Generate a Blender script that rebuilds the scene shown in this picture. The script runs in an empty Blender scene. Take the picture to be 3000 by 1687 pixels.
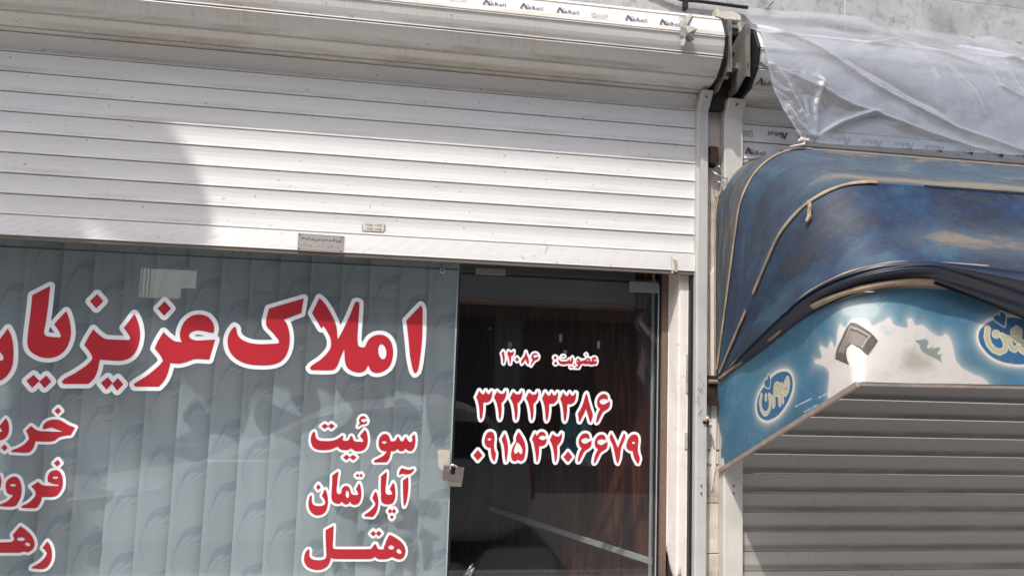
import bpy, bmesh, math, random
import numpy as np
from mathutils import Vector, Matrix
random.seed(7); rng = np.random.default_rng(7)
S = bpy.context.scene
COL = S.collection
# ------------------------------------------------------------------ camera
F_PX = 2133.0
CAMP = np.array([0.0, -2.9, 1.6])
def _rot(y, p, r):
    cy, sy = math.cos(y), math.sin(y); cp, sp = math.cos(p), math.sin(p); cr, sr = math.cos(r), math.sin(r)
    return (np.array([[cy, -sy, 0], [sy, cy, 0], [0, 0, 1]]) @ np.array([[1, 0, 0], [0, cp, -sp], [0, sp, cp]])
            @ np.array([[cr, 0, sr], [0, 1, 0], [-sr, 0, cr]]))
RM = _rot(*[math.radians(a) for a in (-8.58, 5.87, -1.86)])
cam = bpy.data.cameras.new('camera'); camo = bpy.data.objects.new('camera', cam); COL.objects.link(camo)
r_, f_, u_ = RM[:, 0], RM[:, 1], RM[:, 2]
camo.matrix_world = Matrix(((r_[0], u_[0], -f_[0], CAMP[0]), (r_[1], u_[1], -f_[1], CAMP[1]), (r_[2], u_[2], -f_[2], CAMP[2]), (0, 0, 0, 1)))
cam.sensor_width = 36; cam.lens = 36 * F_PX / 3000; cam.clip_end = 500; cam.clip_start = 0.02
S.camera = camo
# ------------------------------------------------------------------ light
SUN = Vector((0.75, 1.0, -2.0)).normalized()          # direction the sunlight travels
EXPOSURE = 0.97
SUN_E, SKY_E = 2.3, 0.15
w = bpy.data.worlds.new('World'); S.world = w; w.use_nodes = True
nt = w.node_tree; nt.nodes.clear()
sky = nt.nodes.new('ShaderNodeTexSky'); sky.sky_type = 'NISHITA'; sky.sun_disc = False
sky.sun_elevation = math.asin(-SUN.z); sky.sun_rotation = math.atan2(-SUN.x, -SUN.y)
sky.air_density = 1.0; sky.dust_density = 3.2; sky.ozone_density = 1.0
bg = nt.nodes.new('ShaderNodeBackground'); bg.inputs[1].default_value = SKY_E
wo = nt.nodes.new('ShaderNodeOutputWorld')
nt.links.new(sky.outputs[0], bg.inputs[0]); nt.links.new(bg.outputs[0], wo.inputs[0])
sl = bpy.data.lights.new('sun', 'SUN'); sl.energy = SUN_E; sl.angle = math.radians(1.0); sl.color = (1, 0.965, 0.91)
so = bpy.data.objects.new('sun', sl); COL.objects.link(so)
so.rotation_euler = SUN.to_track_quat('-Z', 'Y').to_euler(); so.location = (-4, -6, 9)
S.view_settings.view_transform = 'Standard'; S.view_settings.look = 'None'
S.view_settings.exposure = EXPOSURE; S.view_settings.gamma = 1; S.view_settings.use_curve_mapping = False
try:
    S.cycles.max_bounces = 8; S.cycles.transparent_max_bounces = 16; S.cycles.diffuse_bounces = 4; S.cycles.caustics_reflective = False
except Exception: pass

# ------------------------------------------------------------------ measuring: a point of the survey photo onto a real plane
def ray(px, py): return RM @ np.array([(px - 1500) / F_PX, 1, -(py - 843.5) / F_PX])
def WP(px, py, n, p0):
    d = ray(px, py); n = np.array(n, float); t = n @ (np.array(p0, float) - CAMP) / (n @ d); return CAMP + d * t
def WY(px, py, Y=0.0): return WP(px, py, (0, 1, 0), (0, Y, 0))

# ------------------------------------------------------------------ object helpers
def tag(o, label=None, cat=None, group=None, kind=None):
    if label: o['label'] = label
    if cat: o['category'] = cat
    if group: o['group'] = group
    if kind: o['kind'] = kind
    return o
def thing(name, label, cat, loc=(0, 0, 0), rz=0.0, group=None):
    o = bpy.data.objects.new(name, None); COL.objects.link(o); o.location = loc; o.rotation_euler = (0, 0, rz); o.empty_display_size = .1
    return tag(o, label, cat, group)
def mk(name, V, F, mat, parent=None, smooth=False, loc=None, mats=None, midx=None, uv=None, world=True):
    me = bpy.data.meshes.new(name); me.from_pydata([tuple(map(float, v)) for v in V], [], [tuple(f) for f in F])
    for m in (mats or [mat]): me.materials.append(m)
    if midx is not None: me.polygons.foreach_set('material_index', midx)
    if smooth: me.polygons.foreach_set('use_smooth', [True] * len(me.polygons))
    if uv is not None:
        l = me.uv_layers.new(name='UVMap'); vi = np.zeros(len(me.loops), int); me.loops.foreach_get('vertex_index', vi)
        l.data.foreach_set('uv', np.array(uv, float)[vi].ravel())
    me.update()
    o = bpy.data.objects.new(name, me); COL.objects.link(o)
    if parent is not None:
        o.parent = parent
        if world: o.matrix_parent_inverse = Matrix.LocRotScale(parent.location, parent.rotation_euler, None).inverted()
    if loc is not None: o.location = loc
    return o
class MB:
    def __init__(s): s.V = []; s.F = []; s.M = []
    def add(s, V, F, m=0):
        b = len(s.V); s.V += [tuple(v) for v in V]; s.F += [tuple(i + b for i in f) for f in F]; s.M += [m] * len(F); return s
    def box(s, x0, x1, y0, y1, z0, z1, m=0):
        V = [(x, y, z) for x in (x0, x1) for y in (y0, y1) for z in (z0, z1)]
        return s.add(V, [(0, 1, 3, 2), (4, 6, 7, 5), (0, 4, 5, 1), (2, 3, 7, 6), (0, 2, 6, 4), (1, 5, 7, 3)], m)
    def prism(s, poly, a0, a1, axis='x', m=0, cap=True):
        n = len(poly)
        def P(p, a): return {'x': (a, p[0], p[1]), 'y': (p[0], a, p[1]), 'z': (p[0], p[1], a)}[axis]
        V = [P(p, a0) for p in poly] + [P(p, a1) for p in poly]
        F = [(i, (i + 1) % n, (i + 1) % n + n, i + n) for i in range(n)]
        if cap: F += [tuple(range(n))[::-1], tuple(range(n, 2 * n))]
        return s.add(V, F, m)
    def tube(s, pts, r, n=8, m=0, cap=True):
        pts = [np.array(p, float) for p in pts]; V = []; rr = r if hasattr(r, '__len__') else [r] * len(pts)
        up = np.array((0.13, 0.21, .97))
        for i, p in enumerate(pts):
            t = pts[min(i + 1, len(pts) - 1)] - pts[max(i - 1, 0)]; t = t / (np.linalg.norm(t) + 1e-9)
            a = np.cross(t, up); a /= np.linalg.norm(a) + 1e-9; b = np.cross(t, a)
            for k in range(n):
                q = 2 * math.pi * k / n; V.append(p + rr[i] * (a * math.cos(q) + b * math.sin(q)))
        F = [(i * n + k, i * n + (k + 1) % n, (i + 1) * n + (k + 1) % n, (i + 1) * n + k) for i in range(len(pts) - 1) for k in range(n)]
        if cap: F += [tuple(range(n))[::-1], tuple(range((len(pts) - 1) * n, len(pts) * n))]
        return s.add(V, F, m)
    def build(s, name, mat, parent=None, smooth=False, mats=None, bevel=0.0, **k):
        o = mk(name, s.V, s.F, mat, parent, smooth, mats=mats, midx=s.M, **k)
        bm = bmesh.new(); bm.from_mesh(o.data); bmesh.ops.recalc_face_normals(bm, faces=bm.faces)
        if bevel:
            es = [e for e in bm.edges if len(e.link_faces) == 2 and e.calc_face_angle(0) > .5]
            bmesh.ops.bevel(bm, geom=es, offset=bevel, segments=2, profile=.6, affect='EDGES')
        bm.to_mesh(o.data); bm.free(); return o
def grid_faces(nu, nv): return [(i * nv + j, i * nv + j + 1, (i + 1) * nv + j + 1, (i + 1) * nv + j) for i in range(nu - 1) for j in range(nv - 1)]
def share(o, parent, loc=(0, 0, 0), name=None):
    c = o.copy(); COL.objects.link(c); c.parent = parent; c.location = loc
    return c

# ------------------------------------------------------------------ materials
class Mat:
    def __init__(s, name):
        s.m = bpy.data.materials.new(name); s.m.use_nodes = True; s.t = s.m.node_tree; s.t.nodes.clear()
        s.out = s.n('ShaderNodeOutputMaterial')
    def n(s, typ, **k):
        x = s.t.nodes.new(typ)
        for a, b in k.items(): setattr(x, a, b)
        return x
    def l(s, a, b): s.t.links.new(a, b)
    def coord(s, kind='Object', scale=(1, 1, 1), rot=(0, 0, 0)):
        if kind == 'World':
            tc = s.n('ShaderNodeNewGeometry'); kind = 'Position'
        else: tc = s.n('ShaderNodeTexCoord')
        mp = s.n('ShaderNodeMapping'); mp.inputs['Scale'].default_value = scale; mp.inputs['Rotation'].default_value = rot
        s.l(tc.outputs[kind], mp.inputs[0]); return mp.outputs[0]
    def noise(s, vec, scale, detail=6, rough=.6, dist=0):
        x = s.n('ShaderNodeTexNoise'); x.inputs['Scale'].default_value = scale; x.inputs['Detail'].default_value = detail
        x.inputs['Roughness'].default_value = rough; x.inputs['Distortion'].default_value = dist; s.l(vec, x.inputs['Vector']); return x.outputs['Fac']
    def ramp(s, fac, stops):
        x = s.n('ShaderNodeValToRGB'); e = x.color_ramp.elements
        while len(e) < len(stops): e.new(.5)
        for i, (p, c) in enumerate(stops):
            e[i].position = p; e[i].color = (*c, 1) if hasattr(c, '__len__') else (c, c, c, 1)
        s.l(fac, x.inputs[0]); return x.outputs[0]
    def mix(s, fac, a, b, mode='MIX'):
        x = s.n('ShaderNodeMix'); x.data_type = 'RGBA'; x.blend_type = mode
        for v, i in ((fac, 0), (a, 6), (b, 7)):
            if hasattr(v, 'default_value') or hasattr(v, 'links'): s.l(v, x.inputs[i])
            elif i == 0: x.inputs[0].default_value = v
            else: x.inputs[i].default_value = (*v, 1)
        return x.outputs[2]
    def math(s, op, a, b=0.0, clamp=False):
        x = s.n('ShaderNodeMath'); x.operation = op; x.use_clamp = clamp
        for v, i in ((a, 0), (b, 1)):
            if hasattr(v, 'links'): s.l(v, x.inputs[i])
            else: x.inputs[i].default_value = v
        return x.outputs[0]
    def bsdf(s, col, rough=.5, metal=0., spec=.5, bump=None, bs=.2, bd=.01, **k):
        b = s.n('ShaderNodeBsdfPrincipled')
        if hasattr(col, 'links'): s.l(col, b.inputs['Base Color'])
        else: b.inputs['Base Color'].default_value = (*col, 1)
        if hasattr(rough, 'links'): s.l(rough, b.inputs['Roughness'])
        else: b.inputs['Roughness'].default_value = rough
        b.inputs['Metallic'].default_value = metal; b.inputs['Specular IOR Level'].default_value = spec
        for kk, v in k.items(): b.inputs[kk.replace('_', ' ')].default_value = v
        if bump is not None:
            bp = s.n('ShaderNodeBump'); bp.inputs['Strength'].default_value = bs; bp.inputs['Distance'].default_value = bd
            s.l(bump, bp.inputs['Height']); s.l(bp.outputs[0], b.inputs['Normal'])
        return b
    def done(s, sh): s.l(sh.outputs[0] if hasattr(sh, 'outputs') else sh, s.out.inputs[0]); return s.m
def plain(name, col, rough=.5, metal=0., spec=.5, var=.12, nscale=6., bump=0., **k):
    M = Mat(name); v = M.coord(); nz = M.noise(v, nscale)
    c0 = [max(0, c * (1 - var)) for c in col]; c1 = [min(1, c * (1 + var)) for c in col]
    col_ = M.ramp(nz, [(.3, c0), (.7, c1)])
    return M.done(M.bsdf(col_, rough, metal, spec, bump=M.noise(v, nscale * 12) if bump else None, bs=bump, bd=.004, **k))
# ------------------------------------------------------------------ material library
def slat_mat(name, base, dirt, amount, dirtcol=(.33, .29, .25), heavy=False):
    M = Mat(name); v = M.coord('World'); sx = M.n('ShaderNodeSeparateXYZ'); M.l(M.coord('Generated'), sx.inputs[0])
    vs = M.coord('World', (1.1, 1, 9)); streak = M.noise(M.coord('World', (1.5, 1, 160)), 4, 5, .7)
    blot = M.noise(vs, 2.3, 6, .65, .4); fine = M.noise(v, 70, 3)
    speck = M.ramp(M.noise(v, 45, 2, .5), [(.70, 0.), (.735, 1.)])
    vert = M.noise(M.coord('World', (60, 1, 1.5)), 2, 4, .7)
    low = M.ramp(sx.outputs[2], [(0.0, .5), (.07, .8), (.22, .9), (.34, .1), (.5, 0.), (1.0, .15)])
    if heavy: low = M.ramp(sx.outputs[2], [(0.0, .5), (.08, .95), (.24, 1.), (.38, .12), (.5, 0.), (1.0, .2)])
    d1 = M.math('MULTIPLY', low, M.ramp(blot, [(.30, .25), (.52, 1.)] if heavy else [(.36, 0.), (.62, 1.)]))
    d2 = M.math('MULTIPLY', M.ramp(vert, [(.45, 0.), (.75, 1.)]), M.ramp(blot, [(.4, 0.), (.7, .6)]))
    dd = M.math('MULTIPLY', M.math('MAXIMUM', d1, M.math('MULTIPLY', d2, dirt)), amount, True)
    c = M.mix(M.ramp(streak, [(.3, 0.), (.75, .16)]), base, [x * .72 for x in base])
    c = M.mix(dd, c, dirtcol)
    c = M.mix(M.math('MULTIPLY', speck, .55), c, (.2, .17, .14))
    return M.done(M.bsdf(c, M.ramp(blot, [(.3, .33), (.7, .5)]), 0, .5, bump=streak, bs=.12, bd=.002))
m_slat = slat_mat('painted_slat', (.70, .69, .67), .75, .5)
m_slat2 = slat_mat('dusty_slat', (.37, .36, .345), .7, .78, (.15, .125, .10), True)
m_box = slat_mat('housing_panel', (.60, .582, .55), 1.3, .85, (.34, .285, .22))
m_bar = slat_mat('bottom_bar_metal', (.71, .70, .68), .2, .2)
m_rail = plain('rail_aluminium', (.44, .435, .42), .45, 0, .5, .10, 5, .1)
m_rail_old = plain('rail_old_paint', (.50, .48, .45), .5, 0, .5, .14, 6, .15)
m_black = plain('black_rubber', (.012, .012, .014), .5, 0, .4)
m_gap = plain('dark_seam', (.05, .042, .036), .8, 0, .2)
m_steel = plain('galvanised_steel', (.19, .175, .155), .5, .3, .5, .3, 9, .3)
m_rust = plain('rusty_steel', (.036, .018, .013), .85, 0, .2, .5, 25, .6)
m_chrome = plain('chrome', (.75, .76, .77), .12, 1, .5, .05)
m_wire = plain('bright_wire', (.6, .6, .6), .3, .9)
def plaster():
    M = Mat('plaster'); v = M.coord()
    a = M.noise(v, 4, 8, .7, .3); b = M.noise(v, 28, 6, .7)
    vor = M.n('ShaderNodeTexVoronoi'); vor.feature = 'DISTANCE_TO_EDGE'; vor.inputs['Scale'].default_value = 6
    M.l(M.coord('Object', (1, 1, .5)), vor.inputs['Vector'])
    crack = M.ramp(vor.outputs['Distance'], [(0, 1.), (.012, 0.)])
    c = M.ramp(a, [(.30, (.20, .165, .135)), (.46, (.50, .44, .38)), (.65, (.64, .59, .53))])
    c = M.mix(M.ramp(b, [(.58, 0.), (.72, .5)]), c, (.30, .27, .24))
    c = M.mix(M.math('MULTIPLY', crack, M.ramp(a, [(.5, 0.), (.6, .6)])), c, (.15, .12, .10))
    return M.done(M.bsdf(c, .9, 0, .2, bump=b, bs=.6, bd=.006))
m_plaster = plaster()
m_white = (lambda M: M.done(M.bsdf(M.mix(M.ramp(M.noise(M.coord(), 22, 5), [(.62, 0.), (.70, .55)]), M.ramp(M.noise(M.coord(), 5, 7, .65), [(.3, (.62, .57, .52)), (.7, (.76, .72, .68))]), (.45, .37, .29)), .8, 0, .25, bump=M.noise(M.coord(), 34, 6), bs=.45, bd=.005)))(Mat('old_white_paint'))
m_brown = plain('brown_laminate_frame', (.15, .10, .082), .6, 0, .3, .2, 60)
def stone():
    M = Mat('grey_render'); v = M.coord()
    a = M.noise(v, 2.2, 8, .72, .5); b = M.noise(v, 16, 8, .75)
    c = M.ramp(a, [(.3, (.25, .26, .26)), (.5, (.37, .37, .365)), (.70, (.45, .44, .42))])
    c = M.mix(M.ramp(b, [(.50, 0.), (.64, .85)]), c, (.19, .205, .21))
    c = M.mix(M.ramp(M.noise(v, 60, 4), [(.62, 0.), (.7, .5)]), c, (.56, .55, .53))
    return M.done(M.bsdf(c, .85, 0, .3, bump=b, bs=.35, bd=.004))
m_stone = stone()
def glass(name, tint, refl=.055, dust=.0):  # dust: pale diffuse film added to lift the shadows behind the glass
    M = Mat(name); tr = M.n('ShaderNodeBsdfTransparent'); tr.inputs[0].default_value = (*tint, 1)
    gl = M.n('ShaderNodeBsdfGlossy'); gl.inputs['Roughness'].default_value = 0.0; gl.inputs[0].default_value = (1, 1, 1, 1)
    lw = M.n('ShaderNodeLayerWeight'); lw.inputs[0].default_value = .5
    p = M.math('POWER', lw.outputs['Facing'], 4.0); f = M.math('ADD', M.math('MULTIPLY', p, .9), refl, True)
    mx = M.n('ShaderNodeMixShader'); M.l(f, mx.inputs[0]); M.l(tr.outputs[0], mx.inputs[1]); M.l(gl.outputs[0], mx.inputs[2])
    df = M.n('ShaderNodeBsdfDiffuse'); df.inputs[0].default_value = (.72, .76, .78, 1); m3 = M.n('ShaderNodeMixShader')
    M.l(M.ramp(M.noise(M.coord('World', (1, 1, .35)), 5, 8, .7, .8), [(.3, dust * .6), (.7, dust * 1.4)]), m3.inputs[0]); M.l(mx.outputs[0], m3.inputs[1]); M.l(df.outputs[0], m3.inputs[2])
    return M.done(m3)
m_glass = glass('window_glass', (.955, .98, .985), .047, .05); m_dglass = glass('door_glass', (.955, .98, .985), .035, .0015)
m_gedge = plain('glass_edge', (.30, .38, .35), .3, 0, .5)
m_vwhite = plain('vinyl_white', (.74, .76, .77), .4, 0, .5, .04)
m_vred = plain('vinyl_red', (.40, .020, .030), .33, 0, .5, .14, 2.2)
m_navy = plain('navy_print', (.025, .045, .10), .5)
m_redp = plain('red_print', (.55, .06, .08), .5)
m_grayp = plain('grey_print', (.22, .22, .21), .6)
m_blackp = plain('black_print', (.03, .03, .03), .6)
def wood():
    M = Mat('dark_wood_laminate'); v = M.coord('Object', (9, 9, .8))
    a = M.noise(v, 2.0, 7, .65, 1.2); b = M.noise(M.coord('Object', (120, 120, 3)), 2, 4, .6)
    c = M.ramp(a, [(.38, (.020, .006, .005)), (.52, (.055, .016, .010)), (.68, (.145, .048, .024))])
    c = M.mix(M.ramp(b, [(.4, 0.), (.7, .3)]), c, (.03, .012, .009))
    return M.done(M.bsdf(c, .38, 0, .5, bump=b, bs=.1, bd=.002))
m_wood = wood()
m_trim = plain('aluminium_trim', (.55, .56, .54), .35, .5)
m_dark = plain('interior_dark', (.055, .022, .018), .7)
m_ceil = plain('interior_plaster', (.45, .41, .41), .9)
m_tape = plain('grey_duct_tape', (.24, .225, .205), .55, .2, .5, .2, 12, .3)
m_paper = plain('worn_paper', (.55, .52, .47), .8, 0, .2, .2, 30)
m_plate = plain('anodised_plate', (.42, .39, .37), .4, .35, .5, .12, 20)
def awning_mat(name, uvscale=(1, 1)):
    M = Mat(name); tc = M.n('ShaderNodeTexCoord')
    def cm(sc, rot=0):
        mp = M.n('ShaderNodeMapping'); mp.inputs['Scale'].default_value = (*sc, 1); mp.inputs['Rotation'].default_value = (0, 0, rot); M.l(tc.outputs['UV'], mp.inputs[0]); return mp.outputs[0]
    big = M.noise(cm((1.5, 2.2)), 1.8, 9, .62, 1.2); st = M.noise(cm((1.9, 6.5)), 2.1, 14, .78, .9); fine = M.noise(cm((9, 46)), 4, 9, .8, .4)
    scr = M.noise(cm((14, 70), .25), 3, 6, .8, .3); mid = M.noise(cm((4, 7)), 2.5, 10, .75, 1.5)
    sp = M.noise(cm((30, 30)), 6, 4, .6)
    col = M.ramp(big, [(.36, (.009, .012, .026)), (.46, (.005, .016, .052)), (.56, (.006, .032, .080)), (.66, (.022, .068, .098))])
    col = M.mix(M.ramp(mid, [(.47, 0.), (.7, .45)]), col, (.035, .058, .075))
    up = M.n('ShaderNodeAttribute'); up.attribute_name = 'dust'
    thr = M.math('SUBTRACT', .74, M.math('MULTIPLY', up.outputs['Fac'], .27))
    d = M.math('MULTIPLY', M.math('SUBTRACT', st, thr), 7.5, True); d = M.math('MULTIPLY', d, .85)
    col = M.mix(M.math('MULTIPLY', up.outputs['Fac'], M.math('ADD', M.math('MULTIPLY', mid, .9), .12), True), col, (.082, .105, .112))
    c = M.mix(d, col, (.165, .130, .095))
    c = M.mix(M.ramp(fine, [(.50, 0.), (.80, .45)]), c, (.075, .068, .062))
    c = M.mix(M.ramp(scr, [(.66, 0.), (.74, .5)]), c, (.22, .195, .165))
    c = M.mix(M.ramp(sp, [(.70, 0.), (.76, .5)]), c, (.42, .42, .42))
    gr = M.noise(M.coord('World', (1, 1, 1.6)), 26, 12, .85, .6); c = M.mix(M.ramp(gr, [(.52, 0.), (.70, .24)]), c, (.13, .115, .10)); c = M.mix(M.ramp(gr, [(.28, .3), (.44, 0.)]), c, (.006, .012, .028))
    return M.done(M.bsdf(c, .6, 0, .3, bump=gr, bs=.15, bd=.004))
m_awn = awning_mat('faded_blue_canvas')
m_awn_dark = plain('dark_navy_canvas', (.010, .015, .034), .42, 0, .5, .35, 5, .1)
m_piping = plain('tan_webbing', (.31, .235, .155), .8, 0, .3, .3, 22, .4)
m_frame = plain('awning_bar', (.30, .24, .20), .55, .2, .5, .2, 20)
# ------------------------------------------------------------------ lettering traced as outlines, then laid out on the glass
def hermite(P, sub=4, sharp=48):
    P = np.array(P, float); n = len(P); T = np.zeros_like(P)
    for i in range(n):
        a = P[i] - P[i - 1]; b = P[(i + 1) % n] - P[i]
        ang = abs(math.degrees(math.atan2(a[0] * b[1] - a[1] * b[0], a @ b)))
        if ang < sharp:
            d = P[(i + 1) % n] - P[i - 1]; T[i] = d / (np.linalg.norm(d) + 1e-9)
    out = []
    for i in range(n):
        p0, p1 = P[i], P[(i + 1) % n]; L = np.linalg.norm(p1 - p0)
        t0 = T[i] * L if T[i].any() else (p1 - p0) * .9; t1 = T[(i + 1) % n] * L if T[(i + 1) % n].any() else (p1 - p0) * .9
        for k in range(sub):
            t = k / sub; out.append((2 * t**3 - 3 * t**2 + 1) * p0 + (t**3 - 2 * t**2 + t) * t0 + (-2 * t**3 + 3 * t**2) * p1 + (t**3 - t**2) * t1)
    return np.array(out)
def poly_sd(X, Z, poly):
    """signed distance (negative inside) of grid points to a closed polygon"""
    A = poly; B = np.roll(poly, -1, 0); d = np.full(X.shape, 1e9); ins = np.zeros(X.shape, bool)
    for (ax, az), (bx, bz) in zip(A, B):
        ex, ez = bx - ax, bz - az; l2 = ex * ex + ez * ez + 1e-18
        t = np.clip(((X - ax) * ex + (Z - az) * ez) / l2, 0, 1)
        d = np.minimum(d, (X - ax - t * ex) ** 2 + (Z - az - t * ez) ** 2)
        c = (az > Z) != (bz > Z)
        if c.any(): ins ^= c & (X < (bx - ax) * (Z - az) / ((bz - az) if bz != az else 1e-12) + ax)
    d = np.sqrt(d); return np.where(ins, -d, d)
def stroke_sd(X, Z, pts, r):
    d = np.full(X.shape, 1e9)
    pts = list(pts) if len(pts) > 1 else [pts[0], pts[0]]
    for (ax, az), (bx, bz) in zip(pts[:-1], pts[1:]):
        ex, ez = bx - ax, bz - az; l2 = ex * ex + ez * ez + 1e-18
        t = np.clip(((X - ax) * ex + (Z - az) * ez) / l2, 0, 1)
        d = np.minimum(d, np.hypot(X - ax - t * ex, Z - az - t * ez))
    return d - r
def ell(cx, cy, rx, ry, rot=0, n=14):
    c, s = math.cos(math.radians(rot)), math.sin(math.radians(rot))
    return [(cx + rx * math.cos(a) * c - ry * math.sin(a) * s, cy + rx * math.cos(a) * s + ry * math.sin(a) * c) for a in [2 * math.pi * k / n for k in range(n)]]
def march(D, x0, z0, h, lvl):
    """filled region D<lvl as triangles/quads, runs of whole cells merged"""
    D = D - lvl; nx, nz = D.shape; V = []; F = []
    ins = D < 0; full = ins[:-1, :-1] & ins[1:, :-1] & ins[:-1, 1:] & ins[1:, 1:]
    some = (ins[:-1, :-1] | ins[1:, :-1] | ins[:-1, 1:] | ins[1:, 1:]) & ~full
    for j in range(nz - 1):
        col = full[:, j]; i = 0
        idx = np.flatnonzero(np.diff(np.concatenate([[0], col.astype(int), [0]])))
        for a, b in zip(idx[::2], idx[1::2]):
            k = len(V); V += [(x0 + a * h, z0 + j * h), (x0 + b * h, z0 + j * h), (x0 + b * h, z0 + (j + 1) * h), (x0 + a * h, z0 + (j + 1) * h)]; F.append((k, k + 1, k + 2, k + 3))
    for i, j in zip(*np.nonzero(some)):
        c = [(i, j), (i + 1, j), (i + 1, j + 1), (i, j + 1)]; pl = []
        for q in range(4):
            p, r = c[q], c[(q + 1) % 4]; dp, dr = D[p], D[r]
            if dp < 0: pl.append((x0 + p[0] * h, z0 + p[1] * h))
            if (dp < 0) != (dr < 0):
                t = dp / (dp - dr); pl.append((x0 + (p[0] + t * (r[0] - p[0])) * h, z0 + (p[1] + t * (r[1] - p[1])) * h))
        if len(pl) >= 3:
            k = len(V); V += pl; F.append(tuple(range(k, k + len(pl))))
    return V, F
def lettering(name, shapes, crop, Y, border, parent, h=.0017, holes=(), wmat=None, rmat=None):
    ox, oy, sc = crop
    def W2(P): return np.array([WY(ox + x / sc, oy + y / sc, Y)[[0, 2]] for x, y in P])
    S_ = [hermite(W2(s)) for s in shapes]; H_ = [hermite(W2(s)) for s in holes]
    allp = np.concatenate(S_); x0, z0 = allp.min(0) - border - 2 * h; x1, z1 = allp.max(0) + border + 2 * h
    gx = np.arange(x0, x1 + h, h); gz = np.arange(z0, z1 + h, h); X, Z = np.meshgrid(gx, gz, indexing='ij')
    D = np.full(X.shape, 1e3); mg = border + 3 * h
    for s in S_:
        a, b = s.min(0) - mg, s.max(0) + mg
        i0, i1 = np.searchsorted(gx, [a[0], b[0]]); j0, j1 = np.searchsorted(gz, [a[1], b[1]])
        sl_ = np.s_[max(i0 - 1, 0):i1 + 1, max(j0 - 1, 0):j1 + 1]
        D[sl_] = np.minimum(D[sl_], poly_sd(X[sl_], Z[sl_], s))
    R = D.copy()
    for s in H_:
        a, b = s.min(0) - mg, s.max(0) + mg
        i0, i1 = np.searchsorted(gx, [a[0], b[0]]); j0, j1 = np.searchsorted(gz, [a[1], b[1]])
        sl_ = np.s_[max(i0 - 1, 0):i1 + 1, max(j0 - 1, 0):j1 + 1]
        R[sl_] = np.maximum(R[sl_], -poly_sd(X[sl_], Z[sl_], s))
    Vw, Fw = march(D, x0, z0, h, border); Vr, Fr = march(R, x0, z0, h, 0)
    n = len(Vw)
    V = [(x, Y - .0008, z) for x, z in Vw] + [(x, Y - .0018, z) for x, z in Vr]
    F = Fw + [tuple(i + n for i in f) for f in Fr]
    return mk(name, V, F, None, parent, mats=[wmat or m_vwhite, rmat or m_vred], midx=[0] * len(Fw) + [1] * len(Fr))
def sh(P, dx, dy): return [(x + dx, y + dy) for x, y in P]
def dia(t, r, b, l): return [t, r, b, l]
R4 = (0, 562, 2.576); R5 = (1000, 562, 2.576); L1 = (0, 1124, 2.574); L2 = (1000, 1124, 2.574)
M1 = (880, 1190, 7.1556); M2 = (880, 1350, 7.1556); M3 = (870, 1510, 7.1556); D1 = (1440, 1000, 7.576); D2 = (1370, 1120, 5.573)
r5 = lambda P: [(x + 2576, y) for x, y in P]
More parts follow.
